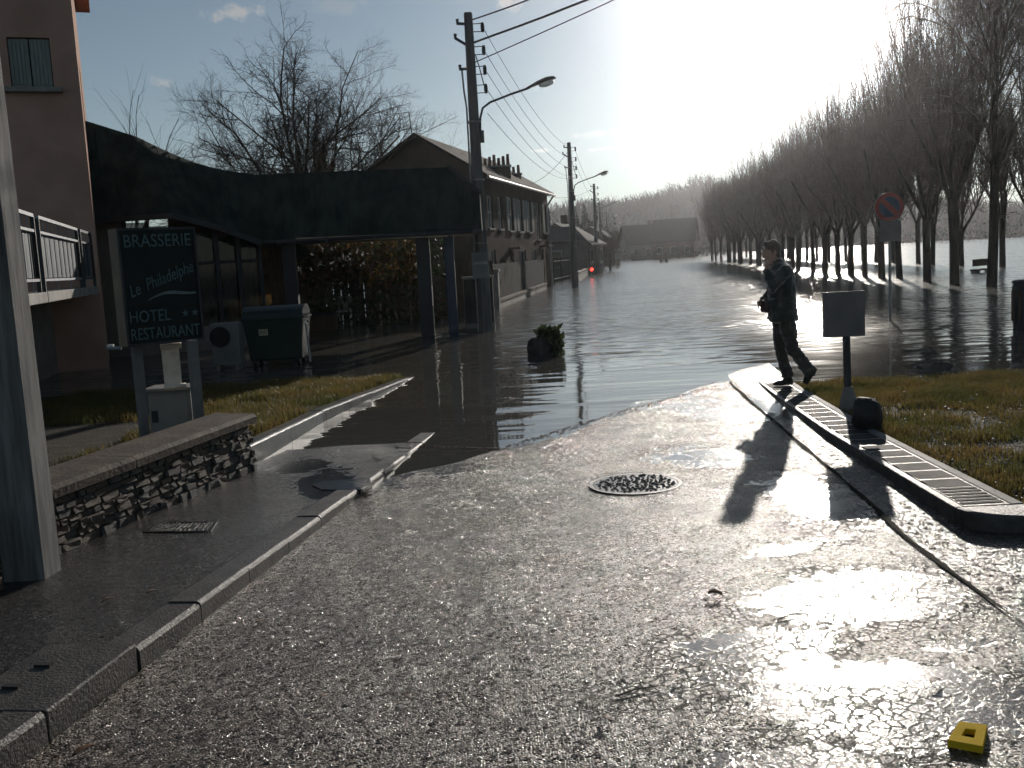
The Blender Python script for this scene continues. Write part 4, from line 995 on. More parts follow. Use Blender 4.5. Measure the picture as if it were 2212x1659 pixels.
# ================================================================== ROW HOUSE WITH GARDEN FENCE
def row_house():
    A, B = at(1043, 470, 42.0), at(1184, 470, 57.0); A.z = B.z = 0
    d = (B - A); L = d.length; d.normalize(); n = Vector((-d.y, d.x, 0)); W = 5.2; ze, zp = 5.2, 6.8
    T = thing('row_house', 'brown two storey row house with chimneys beside the flooded road', 'house', tuple(A))
    up = Vector((0, 0, 1))
    # road-side wall in pieces around its openings
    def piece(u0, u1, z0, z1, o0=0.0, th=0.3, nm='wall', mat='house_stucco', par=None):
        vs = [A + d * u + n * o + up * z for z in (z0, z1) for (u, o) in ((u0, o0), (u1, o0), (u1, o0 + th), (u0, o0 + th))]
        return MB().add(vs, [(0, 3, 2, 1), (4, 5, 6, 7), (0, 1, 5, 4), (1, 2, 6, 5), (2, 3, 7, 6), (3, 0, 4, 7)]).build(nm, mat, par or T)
    ops = [(0.9, 1.9, 3.0, 4.35), (2.9, 3.7, 3.0, 4.4), (5.0, 6.0, 2.95, 4.45), (7.2, 8.2, 2.95, 4.45), (9.4, 10.4, 2.95, 4.45), (11.8, 12.8, 2.6, 4.5), (14.0, 14.8, 2.95, 4.45)]
    u = 0.0
    for (a, b, z0, z1) in ops:
        piece(u, a, 2.5, ze); piece(a, b, 2.5, z0); piece(a, b, z1, ze); u = b
    piece(u, L, 2.5, ze)
    low = [(1.0, 2.0, 0.9, 2.1), (4.9, 5.7, -0.2, 2.0), (7.0, 8.6, 0.8, 2.05), (10.2, 11.2, 0.9, 2.05), (12.6, 13.5, -0.2, 2.1)]
    u = 0.0
    for (a, b, z0, z1) in low:
        piece(u, a, -0.4, 2.497); piece(a, b, -0.4, z0) if z0 > -0.3 else None; piece(a, b, z1, 2.497); u = b
    piece(u, L, -0.4, 2.497)
    for (a, b, z0, z1) in ops + low:
        w = piece(a, b, z0, z1, 0.12, 0.03, 'window' if z0 > 0 else 'door', 'window_glass' if z0 > 0 else 'wood_brown')
        if z0 > 0:
            for q in (a + .03, (a + b) / 2, b - .03): piece(q - .03, q + .03, z0, z1, 0.085, 0.04, 'frame', 'white_paint', w)
            for z in (z0 + .03, (z0 + z1) / 2, z1 - .03): piece(a + .06, b - .06, z - .025, z + .025, 0.09, 0.035, 'frame', 'white_paint', w)
            piece(a - .06, b + .06, z0 - .08, z0, -0.08, 0.2, 'sill', 'concrete', w)
            if z0 > 2.9 and a > 4:
                for (s0, s1) in ((a - .48, a - .02), (b + .02, b + .48)): piece(s0, s1, z0, z1, -0.045, 0.04, 'shutter', 'shutter', w)
        else:
            piece(a - .2, b + .2, z1 + .1, z1 + .18, -0.5, 0.5, 'door_hood', 'roof_tile', w)
    # gable end, back and roof
    ga, gb = A - d * 0.0, A + n * W
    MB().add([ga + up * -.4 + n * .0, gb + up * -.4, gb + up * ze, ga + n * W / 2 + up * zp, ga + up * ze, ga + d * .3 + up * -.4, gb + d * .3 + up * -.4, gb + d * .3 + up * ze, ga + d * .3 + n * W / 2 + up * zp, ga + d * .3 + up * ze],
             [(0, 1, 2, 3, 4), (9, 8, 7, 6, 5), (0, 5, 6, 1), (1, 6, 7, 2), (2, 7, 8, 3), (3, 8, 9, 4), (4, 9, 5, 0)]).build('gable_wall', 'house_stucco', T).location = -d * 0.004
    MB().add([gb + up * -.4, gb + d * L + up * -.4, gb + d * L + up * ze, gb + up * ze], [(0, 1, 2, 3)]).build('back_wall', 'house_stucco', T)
    e0 = A - d * .35 - n * .35; e1 = A + d * (L + .2) - n * .35; k0 = A - d * .35 + n * (W / 2); k1 = A + d * (L - 1.6) + n * (W / 2); f0 = A - d * .35 + n * (W + .35); f1 = A + d * (L + .2) + n * (W + .35)
    sl = (zp - ze) / (W / 2); zl = ze - 0.35 * sl; zr = zp + 0.03
    def tri(vs): return [v for v in vs]
    rb = MB(); V = [e0 + up * zl, e1 + up * zl, k1 + up * zr, k0 + up * zr, f0 + up * zl, f1 + up * zl]
    V2 = [v + up * 0.13 for v in V]
    rb.add(V + V2, [(0, 1, 2, 3), (3, 2, 5, 4), (1, 5, 2), (6, 9, 8, 7), (9, 10, 11, 8), (7, 8, 11), (0, 6, 7, 1), (1, 7, 11, 5), (4, 5, 11, 10), (0, 3, 9, 6), (3, 4, 10, 9)])
    rf = rb.build('roof', 'roof_tile', T)
    MB().tube([e0 + up * (zl + .0) - n * .05, e1 + up * (zl + .0) - n * .05], 0.07, 8).build('gutter', 'metal_grey', T)
    MB().tube([e1 + up * zl + n * .02, e1 + n * .36 + up * (zl - .5) - d * .1, A + d * (L + .06) - n * .06 + up * (zl - .9), A + d * (L + .06) - n * .06], 0.05, 8).build('downpipe', 'metal_grey', T)
    # chimneys: one broad stack and one slim stack
    def stack(px, py, Y, wx, wy, pots, zb):
        t = at(px, py, Y); MB().box((t.x, t.y, (t.z + zb) / 2), (wx, wy, t.z - zb), math.atan2(d.y, d.x) * 0).build('chimney', 'house_stucco', rf)
        MB().box((t.x, t.y, t.z + .04), (wx + .1, wy + .1, .08)).build('chimney_cap', 'concrete', rf)
        for i in range(pots):
            x = t.x - wx / 2 + wx * (i + .5) / pots; hgt = 0.34 + .08 * ((i * 7) % 3)
            MB().tube([(x, t.y, t.z + .08), (x, t.y, t.z + .08 + hgt)], [0.085, 0.065], 8).build('chimney_pot', 'pot_clay', rf)
    stack(1073, 362, 47.5, 1.25, 0.5, 6, 5.3); stack(1115, 378, 53.0, 0.5, 0.5, 2, 5.0)
    stack(895, 318, 43.6, 0.34, 0.4, 1, 5.6)
    # dark plinth garages of the house, aerial
    AN = thing('roof_aerial', 'thin television aerial on the gable chimney of the row house', 'aerial', tuple(at(893, 300, 43.5)))
    b0, b1 = at(893, 300, 43.5), at(883, 241, 43.5); an = MB().tube([b0 - up * .4, b1], 0.02, 5); an.build('mast', 'metal_dark', AN)
    bm_ = MB().tube([at(847, 247, 43.5), at(884, 242, 43.5), at(874, 236, 43.5)], 0.013, 5)
    for i in range(7): q = lerp(at(849, 247, 43.5), at(880, 243, 43.5), i / 6); bm_.bar(q + Vector((0, -.2, 0)), q + Vector((0, .2, 0)), 0.012)
    bm_.build('boom', 'metal_dark', AN)
    # garden fence on a low wall in front of it
    p, q = gp(1072, 668), gp(1181, 623); p.z = q.z = 0
    fd = (q - p).normalized(); fn = Vector((-fd.y, fd.x, 0)); FL = (q - p).length; fa = math.atan2(fd.y, fd.x)
    F_ = thing('slat_fence', 'grey and blue upright slat fence on a low wall before the row house', 'fence', tuple(p))
    w0 = MB(); segs = [(0.02, .55), (.57, .70), (.715, 1.0)]
    for (a, b) in segs:
        s0, s1 = p + fd * FL * a, p + fd * FL * b; MB().prism([s0, s1, s1 + fn * .25, s0 + fn * .25], -0.3, 0.20).build('base_wall', 'concrete', F_, bevel=0.01)
        MB().prism([s0 - fn * .04, s1 - fn * .04, s1 + fn * .29, s0 + fn * .29], 0.203, 0.30).build('coping', 'coping', F_)
    ns = 46
    for i in range(ns):
        t = (i + .5) / ns; c = p + fd * FL * t + fn * .12; h = 1.22 + .02 * ((i * 5) % 3)
        MB().box((c.x, c.y, .302 + h / 2), (FL / ns * .86, .03, h), fa).build('slat', 'fence_grey' if t < .55 else 'fence_blue', F_)
    for z in (0.55, 1.25):
        s0, s1 = p + fn * .16, q + fn * .16; MB().bar(s0 + up * z, s1 + up * z, .04, .07).build('rail', 'metal_dark', F_)
    gpst = p - fd * .25; MB().box((gpst.x, gpst.y, .5), (.35, .35, 1.6), fa).build('gate_pillar', 'concrete', F_, bevel=.01); MB().box((gpst.x, gpst.y, 1.33), (.43, .43, .07), fa).build('pillar_cap', 'concrete', F_)
row_house()

# ================================================================== FARTHER HOUSES, IRON FENCE, LAMP
def simple_house(label, cx, cy, w, dp, ze, zp, rz, wall='far_wall', roof='roof_slate', wins=3, chim=True, name='far_house'):
    T = thing(name, label, 'house', (cx, cy, 0), 'houses along the flooded street'); Mx = Matrix.Translation((cx, cy, 0)) @ Matrix.Rotation(rz, 4, 'Z'); X = lambda *v: Mx @ Vector(v)
    h, k = w / 2, dp / 2
    MB().add([X(-h, -k, -.5), X(h, -k, -.5), X(h, k, -.5), X(-h, k, -.5), X(-h, -k, ze), X(h, -k, ze), X(h, k, ze), X(-h, k, ze), X(-h, 0, zp), X(h, 0, zp)],
             [(0, 1, 5, 4), (2, 3, 7, 6), (1, 2, 6, 9, 5), (3, 0, 4, 8, 7)]).build('wall', wall, T)
    e = .35; s = (zp - ze) / k; zl = ze - e * s
    V = [X(-h - e, -k - e, zl + .05), X(h + e, -k - e, zl + .05), X(h + e, 0, zp + .05), X(-h - e, 0, zp + .05), X(h + e, k + e, zl + .05), X(-h - e, k + e, zl + .05)]; V2 = [v + Vector((0, 0, .16)) for v in V]
    rf = MB().add(V + V2, [(0, 1, 2, 3), (3, 2, 4, 5), (6, 9, 8, 7), (9, 11, 10, 8), (0, 6, 7, 1), (5, 4, 10, 11), (1, 7, 8, 2), (2, 8, 10, 4), (0, 3, 9, 6), (3, 5, 11, 9)]).build('roof', roof, T)
    for i in range(wins):
        x = -h + w * (i + .5) / wins
        for z in ([1.3, 3.6] if ze > 4 else [1.4]):
            fo = MB().box((0, 0, 0), (1, 1, 1), M4=Mx @ Matrix.Translation((x, -k - .02, z)) @ Matrix.Diagonal((1.0, .1, 1.3, 1))).build('window', 'shutter', T)
            MB().box((0, 0, 0), (1, 1, 1), M4=Mx @ Matrix.Translation((x, -k - .085, z)) @ Matrix.Diagonal((.8, .03, 1.1, 1))).build('pane', 'window_glass', fo)
    for z in ([1.6, 3.9] if ze > 4 else [1.5]):
        MB().box((0, 0, 0), (1, 1, 1), M4=Mx @ Matrix.Translation((-h - .02, 0, z)) @ Matrix.Diagonal((.1, .9, 1.2, 1))).build('window', 'shutter', T)
    if chim: MB().box((0, 0, 0), (1, 1, 1), M4=Mx @ Matrix.Translation((h * .5, .3, zp + .3)) @ Matrix.Diagonal((.7, .6, 1.4, 1))).build('chimney', 'roof_tile', rf)
c = at(1228, 540, 84); simple_house('gabled grey house behind the second utility pole', c.x, 88, 7, 5.2, 2.5, 4.1, R_(75))
c = at(1292, 545, 130); simple_house('small gabled house between the third and fourth poles', c.x, 135, 5, 6, 3.0, 4.9, R_(75), 'house_stucco')
c = at(1395, 545, 195); simple_house('slate roofed house at the far end of the flood', c.x, 200, 7.5, 7, 3.0, 6.4, R_(12), 'far_wall')
c = at(1468, 545, 188); simple_house('long slate roofed house right of the other far house', c.x, 192, 7.5, 8, 3.2, 7.0, R_(-16), 'house_stucco', chim=False)
c = at(1340, 545, 215); simple_house('pale house half hidden behind the far pollard tree', c.x, 222, 8, 8, 3.0, 5.8, R_(30), 'far_wall')
c = at(1200, 545, 74); simple_house('low pale outbuilding just past the row house', c.x - .6, 78, 4, 6, 2.6, 3.6, R_(12), 'far_wall', wins=1, chim=False)
def iron_fence():
    p, q = gp(1196, 612), gp(1272, 592); p.z = q.z = 0; d = (q - p).normalized(); L = (q - p).length
    T = thing('iron_fence', 'dark iron railing standing in the water past the row house', 'fence', tuple(p)); n = 44
    for z in (0.25, 1.35): MB().bar(p + Vector((0, 0, z)), q + Vector((0, 0, z)), .05, .06).build('rail', 'metal_dark', T)
    for i in range(n + 1):
        c = lerp(p, q, i / n); k = i % 8 == 0; MB().box((c.x, c.y, .55), (.12, .12, 2.0) if k else (.035, .035, 1.9)).build('post' if k else 'baluster', 'metal_dark', T)
    f2 = thing('low_boundary_wall', 'low pale boundary wall at the water edge behind the second pole', 'wall', tuple(gp(1262, 603)))
    a, b = gp(1250, 606), gp(1275, 590); a.z = b.z = 0; nn = Vector((-.98, .2, 0))
    MB().prism([a, b, b + nn * .3, a + nn * .3], -.3, .45).build('wall_body', 'concrete', f2, bevel=.02); MB().prism([a - nn * .05, b - nn * .05, b + nn * .35, a + nn * .35], .453, .53).build('coping', 'coping', f2)
iron_fence()
def red_light():
    c = at(1278, 582, 72); T = thing('warning_lamp', 'small glowing red warning lamp on a post beside the far poles', 'lamp', (c.x, 72, 0))
    MB().tube([(c.x, 72, -.4), (c.x, 72, c.z - .14)], .04, 8).build('post', 'metal_dark', T)
    MB().tube([(c.x, 72.02, c.z - .13), (c.x, 72.02, c.z + .13)], .14, 12).build('housing', 'metal_dark', T)
    MB().ell((c.x, 71.9, c.z), (.115, .08, .115), 14, 8).build('lens', 'red_lamp', T, smooth=True)
red_light()

# ================================================================== FLOATING TUB, SIGNS, RIGHT-EDGE BIN, DRIFT
def flower_tub():
    c = gp(1176, 766, 0); T = thing('flower_tub', 'dark half sunk flower tub with leafy plant in the flood water', 'flower tub', (c.x, c.y, 0))
    MB().loft([((c.x - .06, c.y, -.25), .17, .18), ((c.x - .06, c.y, .0), .235, .24), ((c.x - .055, c.y, .14), .255, .25), ((c.x - .05, c.y, .26), .225, .22), ((c.x - .05, c.y, .31), .16, .16)], 18).build('tub', 'tub', T, smooth=True)
    leaf_cloud(240, (c.x + .13, c.y, .22), (.17, .18, .2), .17, 8, -.6).build('leaves', 'leaf_green', T, recalc=False)
    r = random.Random(3); mb = MB()
    for i in range(14):
        a = r.uniform(-.4, .9); l = r.uniform(.14, .3); b = Vector((c.x + .05 + r.uniform(-.12, .14), c.y + r.uniform(-.1, .1), .2)); t = b + Vector((math.sin(a) * l, r.uniform(-.08, .08), math.cos(a) * l)); m_ = lerp(b, t, .5); s = Vector((.03, 0, 0))
        mb.add([b, m_ + s, t, m_ - s], [(0, 1, 2, 3)])
    mb.build('leaves', 'leaf_autumn', T, recalc=False)
flower_tub()
def no_parking():
    p = gp(1923, 691, 0); T = thing('no_parking_sign', 'round red and blue no parking sign on a thin post in the water', 'sign', (p.x, p.y, 0))
    z = at(1922, 447, p.y).z; ax = Matrix.Translation((p.x - .02, p.y - .05, z)) @ Matrix.Rotation(R_(-4), 4, 'Z') @ Matrix.Rotation(R_(90), 4, 'X')
    MB().tube([(p.x, p.y, -.5), (p.x, p.y, z + .25)], .03, 8).build('post', 'metal_grey', T)
    def disc(r0, r1, zz, nm, mt, par, th=.004, n=36):
        mb = MB(); vs = []
        for i in range(n):
            a = 2 * math.pi * i / n
            for r in (r0, r1):
                for q in (zz, zz + th): vs.append(ax @ Vector((r * math.cos(a), r * math.sin(a), q)))
        for i in range(n):
            o, k = 4 * i, 4 * ((i + 1) % n); mb.f += [(o, o + 2, k + 2, k), (o + 1, k + 1, k + 3, o + 3), (o + 2, o + 3, k + 3, k + 2), (o, k, k + 1, o + 1)]
        mb.v = [tuple(v) for v in vs]; return mb.build(nm, mt, par)
    back = disc(0.0005, .30, -.012, 'disc', 'metal_grey', T, .012); disc(0.0005, .212, .001, 'blue_field', 'sign_blue', T); disc(.213, .298, .001, 'red_ring', 'red_paint', T)
    MB().box((0, 0, 0), (.11, .42, .003), M4=ax @ Matrix.Rotation(R_(45), 4, 'Z') @ Matrix.Translation((0, 0, .0075))).build('diagonal_bar', 'red_paint', T)
    q = at(1922, 499, p.y); MB().box((q.x, p.y - .045, q.z), (.44, .012, .43), R_(-4)).build('lower_plate', 'board_back', T, bevel=.004)
no_parking()
def info_board():
    p = gp(1833, 878, 0.10); T = thing('notice_board', 'square grey notice board on a short post at the island kerb', 'sign', (p.x, p.y, 0))
    a, b = at(1777, 632, p.y - .04), at(1867, 725, p.y - .04); cx = (a.x + b.x) / 2; cz = (a.z + b.z) / 2; rz = R_(-6)
    MB().box((cx, p.y - .045, cz), (b.x - a.x, .02, a.z - b.z), rz).build('board', 'board_back', T, bevel=.004)
    for s in (-1, 1): MB().box((cx, p.y - .025, cz + s * .12), (b.x - a.x - .06, .03, .035), rz).build('stiffener', 'metal_grey', T)
    t = at(1826, 640, p.y); MB().tube([(p.x, p.y, -.1), (t.x, p.y, cz + .16)], .038, 10).build('post', 'metal_dark', T)
    MB().tube([(p.x, p.y, -.05), (p.x, p.y, .16), (p.x, p.y, .3)], [.11, .085, .045], 10).build('footing', 'concrete', T)
info_board()
def boulder():
    c = gp(1885, 925, 0.14); bm = bmesh.new(); bmesh.ops.create_icosphere(bm, subdivisions=3, radius=1.0)
    for v in bm.verts:
        n = v.co.normalized(); v.co = Vector((n.x * .135, n.y * .15, n.z * .17)) * (1 + .34 * mnoise.noise(n * 1.5 + Vector((4, 2, 1))) + .10 * mnoise.noise(n * 5.0)); v.co += c + Vector((0, .12, .08))
    me = bpy.data.meshes.new('boulder'); bm.to_mesh(me); bm.free(); me.polygons.foreach_set('use_smooth', [True] * len(me.polygons))
    tag(link('boulder', me, 'boulder'), 'dark rounded boulder on the grass beside the notice board post', 'boulder')
boulder()
def edge_bin():
    p = gp(2206, 708, 0); T = thing('litter_bin', 'dark rounded litter bin in the water at the right edge', 'bin', (p.x, p.y, 0)); z = at(2206, 612, p.y).z
    x = p.x + .10
    MB().loft([((x, p.y, -.3), .21, .21), ((x, p.y, .2), .235, .235), ((x, p.y, z - .06), .25, .25), ((x, p.y, z), .225, .225)], 20).build('body', 'metal_dark', T, smooth=False)
    MB().loft([((x, p.y, z + .003), .255, .255), ((x, p.y, z + .04), .25, .25), ((x, p.y, z + .06), .2, .2)], 20).build('rim', 'metal_dark', T)
    for i in range(10): a = 2 * math.pi * i / 10; MB().box((x + .245 * math.cos(a), p.y + .245 * math.sin(a), z / 2), (.02, .05, z - .25), a).build('slat', 'wood_brown', T)
edge_bin()
def bench():
    p = gp(2122, 588, 0); T = thing('park_bench', 'half flooded bench left of the rightmost tree trunk', 'bench', (p.x, p.y, 0))
    MB().box((p.x, p.y, .12), (1.1, .42, .06), .5).build('seat', 'wood_brown', T); MB().box((p.x + .05, p.y + .22, .42), (1.1, .05, .3), .5).build('backrest', 'wood_brown', T)
    for s in (-1, 1): MB().box((p.x + s * .4, p.y + s * .22, -.1), (.08, .4, .5), .5).build('leg', 'concrete', T)
bench()
def manhole(label, px0, px1, py, z, mat):
    a, b = gp(px0, py, z), gp(px1, py, z); c = (a + b) / 2; r = (b - a).length / 2; T = thing('manhole_cover', label, 'manhole cover', (c.x, c.y, z))
    e = lambda x, y: road_h(x, y) if mat == 'road' else path_h(x, y)
    def ring(r0, r1, zz, th, nm, mt, n=40):
        mb = MB()
        for i in range(n):
            t = 2 * math.pi * i / n
            for q in (r0, r1):
                x, y = c.x + q * math.cos(t), c.y + q * math.sin(t); h = e(c.x, c.y) + zz; mb.v += [(x, y, h - th), (x, y, h)]
        for i in range(n): o, k = 4 * i, 4 * ((i + 1) % n); mb.f += [(o, k, k + 2, o + 2), (o + 1, o + 3, k + 3, k + 1), (o + 2, k + 2, k + 3, o + 3), (o, o + 1, k + 1, k)]
        return mb.build(nm, mt, T)
    ring(r * .95, r * 1.035, .009, .05, 'frame', 'concrete_wet'); ring(.001, r * .935, .008, .03, 'lid', 'cast_iron')
    st = MB(); rr = random.Random(5); n = int(r * 2 / .036)
    for i in range(-n, n + 1):
        for j in range(-n, n + 1):
            x, y = (i + .5 * (j % 2)) * .036, j * .032
            x += rr.uniform(-.012, .012); y += rr.uniform(-.01, .01); s_ = rr.uniform(.008, .017)
            if x * x + y * y < (r * .88) ** 2: st.ell((c.x + x, c.y + y, e(c.x, c.y) + .006), (s_ * rr.uniform(.7, 1.3), s_, s_ * rr.uniform(.6, 1.1)), 6, 4)
    o = st.build('stone_fill', 'stone_c', T); tag(o, kind='stuff')
manhole('large round iron manhole frame filled with stones in the wet road', 1277, 1470, 1042, .055, 'road')
def drain_grate():
    a, b, c, d = (gp(x, y, .08) for (x, y) in ((312, 1150), (452, 1150), (466, 1127), (352, 1127))); z = path_h((a.x + c.x) / 2, (a.y + c.y) / 2) + .002
    def lift(p): return Vector((p.x, p.y, path_h(p.x, p.y) - .003))
    T = thing('drain_grate', 'small flat rectangular drain grate in the left pavement by the wall', 'drain grate', ((a.x + c.x) / 2, (a.y + c.y) / 2, z))
    MB().add([lift(p) - Vector((0, 0, q)) for q in (.04, .004) for p in (a, b, c, d)], [(0, 3, 2, 1), (4, 5, 6, 7)] + [(k, (k + 1) % 4, 4 + (k + 1) % 4, 4 + k) for k in range(4)]).build('pit_stones', 'stone_c', T)
    fr = MB(); P = [lift(p) for p in (a, b, c, d)]
    for p, q in zip(P, P[1:] + P[:1]): fr.bar(p, q, .022, .016)
    fr.build('frame', 'cast_iron', T)
    for i in range(1, 14):
        p, q = lerp(P[0], P[1], i / 14), lerp(P[3], P[2], i / 14); MB().bar(p, q, .012, .014).build('bar', 'cast_iron', T)
    r = random.Random(4); st = MB()
    for _ in range(120):
        u, w_ = r.random(), r.random(); p = lerp(lerp(P[0], P[1], u), lerp(P[3], P[2], u), w_); s_ = r.uniform(.006, .012); st.ell((p.x, p.y, p.z), (s_, s_ * 1.2, s_ * .8), 6, 4)
    tag(st.build('gravel', 'pebble', T, smooth=True), kind='stuff')
drain_grate()

# fallen leaves and sticks
def litter():
    r = random.Random(12); spots = [(1545, 1288, .75), (560, 1330, .6), (330, 1300, .7), (235, 1320, .8), (120, 1450, .6), (880, 1505, .7), (1690, 1180, .6), (1310, 1560, .8), (1460, 1470, .6), (2020, 1490, .8), (1120, 1400, .5), (700, 1500, .6), (180, 1612, 1.0), (1660, 1240, .5)]
    for i, (x, y, s) in enumerate(spots):
        z = .08; p = gp(x, y, z); p.z = max(road_h(p.x, p.y), path_h(p.x, p.y) if p.x < kerb_x(p.y) - .1 else -9) + .012
        mb = MB(); n = 6; L = .045 * s; a = r.uniform(0, 6.28); up_, lo = [], []
        for k in range(n + 1):
            t = k / n; w = L * .38 * math.sin(math.pi * min(1, t * 1.08)) ** .8; c_ = (.4 if i == 0 else .25) * L * math.sin(t * 2.6); u = (t - .5) * 2 * L
            for s_ in (-1, 0, 1): up_.append(Vector((u * math.cos(a) - s_ * w * math.sin(a), u * math.sin(a) + s_ * w * math.cos(a), c_ + (L * .45 if i == 0 else L * .18) * abs(s_))) + p)
        mb.add(up_, [(3 * k + q, 3 * k + 3 + q, 3 * k + 4 + q, 3 * k + 1 + q) for k in range(n) for q in (0, 1)])
        o = mb.build('fallen_leaf', 'leaf_dead', smooth=True)
        o.modifiers.new('thick', 'SOLIDIFY').thickness = .0012
        if i == 0: tag(o, 'large curled dark leaf lying alone in the middle of the wet road', 'leaf')
        else: tag(o, 'small brown dead leaf lying flat on the wet ground', 'leaf', 'small scattered dead leaves')
    for i, (x0, y0, x1, y1, lab) in enumerate(((1680, 1337, 1730, 1325, 'thin twig on the road beside the large bright puddle'), (1330, 1500, 1420, 1480, 'thin twig on the road left of the lower puddle'))):
        a, b = gp(x0, y0, .09), gp(x1, y1, .09); a.z = road_h(a.x, a.y) + .008; b.z = road_h(b.x, b.y) + .01
        tag(MB().tube([a, lerp(a, b, .5) + Vector((0, .01, .004)), b], [.004, .0035, .002], 5).build('twig', 'twig'), lab, 'twig')
litter()
# cracked slabs of lifted asphalt at the flooded end of the pavement
def slabs():
    r = random.Random(9)
    for i, (x, y, w, h) in enumerate(((845, 985, 70, 26), (800, 1022, 95, 30), (730, 1058, 120, 34), (872, 962, 40, 16))):
        c = gp(x, y, .02); rx = w / 2 / FPX * c.y * 1.15; ry = h / 2 / FPX * c.y * c.y / 1.75; poly = []
        for k in range(8): t = 2 * math.pi * (k + r.uniform(-.3, .3)) / 8; q = 1 + r.uniform(-.4, .25); poly.append((c.x + rx * q * math.cos(t), c.y + ry * q * math.sin(t)))
        zz = path_h(c.x, c.y); o = MB().prism(poly, zz - .03, zz + .007 + .002 * i).build('asphalt_slab', 'path_asphalt', bevel=.006)
        tag(o, ('lifted asphalt piece at the flooded pavement end, second from the kerb tip', 'wide lifted asphalt piece in the middle of the broken pavement patch', 'largest lifted asphalt piece, nearest of the broken pavement patch', 'smallest lifted asphalt piece next to the flooded kerb tip')[i], 'asphalt piece', 'lifted asphalt pieces')
slabs()

def yellow_block():
    A, B, C, D_ = (gp(x, y, .125) for (x, y) in ((2046.5, 1598.4), (2123, 1612.8), (2133, 1565), (2072.5, 1557.5))); z1 = .125; z0 = road_h(A.x, A.y) + .002
    T = thing('plastic_block', 'bright yellow square block with a square hole lying on the road', 'block', ((A.x + C.x) / 2, (A.y + C.y) / 2, z0))
    o = [A, B, C, D_]; c = (A + B + C + D_) / 4; i_ = [lerp(c, p, .36) for p in o]; mb = MB()
    vs = [(p.x, p.y, z) for z in (z0, z1) for p in o + i_]
    mb.add(vs, [(8, 9, 13, 12), (9, 10, 14, 13), (10, 11, 15, 14), (11, 8, 12, 15), (0, 4, 5, 1), (1, 5, 6, 2), (2, 6, 7, 3), (3, 7, 4, 0)] + [(k, (k + 1) % 4, 8 + (k + 1) % 4, 8 + k) for k in range(4)] + [(4 + k, 12 + k, 12 + (k + 1) % 4, 4 + (k + 1) % 4) for k in range(4)])
    mb.build('body', 'yellow_plastic', T, bevel=.002)
    MB().prism([lerp(c, p, .355) for p in o], z0 + .001, z0 + .006).build('hole_floor', 'tub', T)
yellow_block()

def waterline():
    """broken scum line of straw, bark and leaf bits along the edge of the flood"""
    r = random.Random(31); mb = MB()
    A = [(-.92, 9.62), (-.14, 9.27), (1.11, 10.97), (2.6, 12.75)]
    for _ in range(420):
        k = r.choice((0, 1, 1, 2, 2)); t_ = r.random(); x, y = lerp(A[k][0], A[k + 1][0], t_), lerp(A[k][1], A[k + 1][1], t_); o = abs(r.gauss(0, .07)) - .03; x += .797 * o; y -= .604 * o
        z = max(0.003, road_h(x, y) + .006); a = r.uniform(-.7, .7) + .9; l = r.uniform(.006, .045); w_ = r.uniform(.002, .006)
        mb.box((x, y, z), (l, w_, .004), a)
    tag(mb.build('waterline_debris', 'leaf_dead'), 'line of straw and leaf bits along the flood edge on the road', 'debris', kind='stuff')
waterline()

# ================================================================== TREES
def grow(mb, p, d, L, r, depth, rg, cfg, sides):
    """one branch as a bent tube, then its children"""
    n = cfg['seg'][depth]; pts = [p.copy()]; rad = [r]; cur = p.copy(); dd = d.copy()
    for i in range(n):
        dd = (dd + Vector((rg.gauss(0, 1), rg.gauss(0, 1), rg.gauss(0, 1))) * cfg['wob'][depth] + Vector((0, 0, 1)) * cfg['up'][depth]).normalized()
        cur = cur + dd * (L / n); pts.append(cur.copy()); rad.append(r * lerp(1.0, cfg['tip'][depth], (i + 1) / n))
    mb.tube(pts, rad, sides[depth], cap=False)
    if depth + 1 < len(cfg['seg']):
        k = cfg['kids'][depth]
        for j in range(k):
            t = lerp(cfg['from'][depth], 1.0, (j + rg.random()) / k); q = t * n; i = min(n - 1, int(q)); b = lerp(pts[i], pts[i + 1], q - i); bd = (pts[i + 1] - pts[i]).normalized()
            az = rg.uniform(0, 6.283) if depth else j * 2.4 + rg.uniform(-.4, .4); o = bd.orthogonal().normalized(); o.rotate(Quaternion(bd, az)); sp = cfg['spread'][depth] * rg.uniform(.65, 1.25)
            nd = (bd * math.cos(sp) + o * math.sin(sp)).normalized()
            grow(mb, b, nd, L * cfg['len'][depth] * rg.uniform(.65, 1.15) * (1.0 - 0.35 * t), rad[min(n, i + 1)] * cfg['rad'][depth], depth + 1, rg, cfg, sides)
WILD = dict(seg=[5, 6, 5, 4, 3], wob=[.05, .10, .16, .22, .25], up=[.05, .035, .03, .04, .05], tip=[.55, .3, .35, .45, .6], kids=[7, 10, 10, 8], **{'from': [.30, .15, .12, .12]}, spread=[.82, .8, .8, .8], len=[.92, .60, .52, .52], rad=[.62, .6, .7, .95])
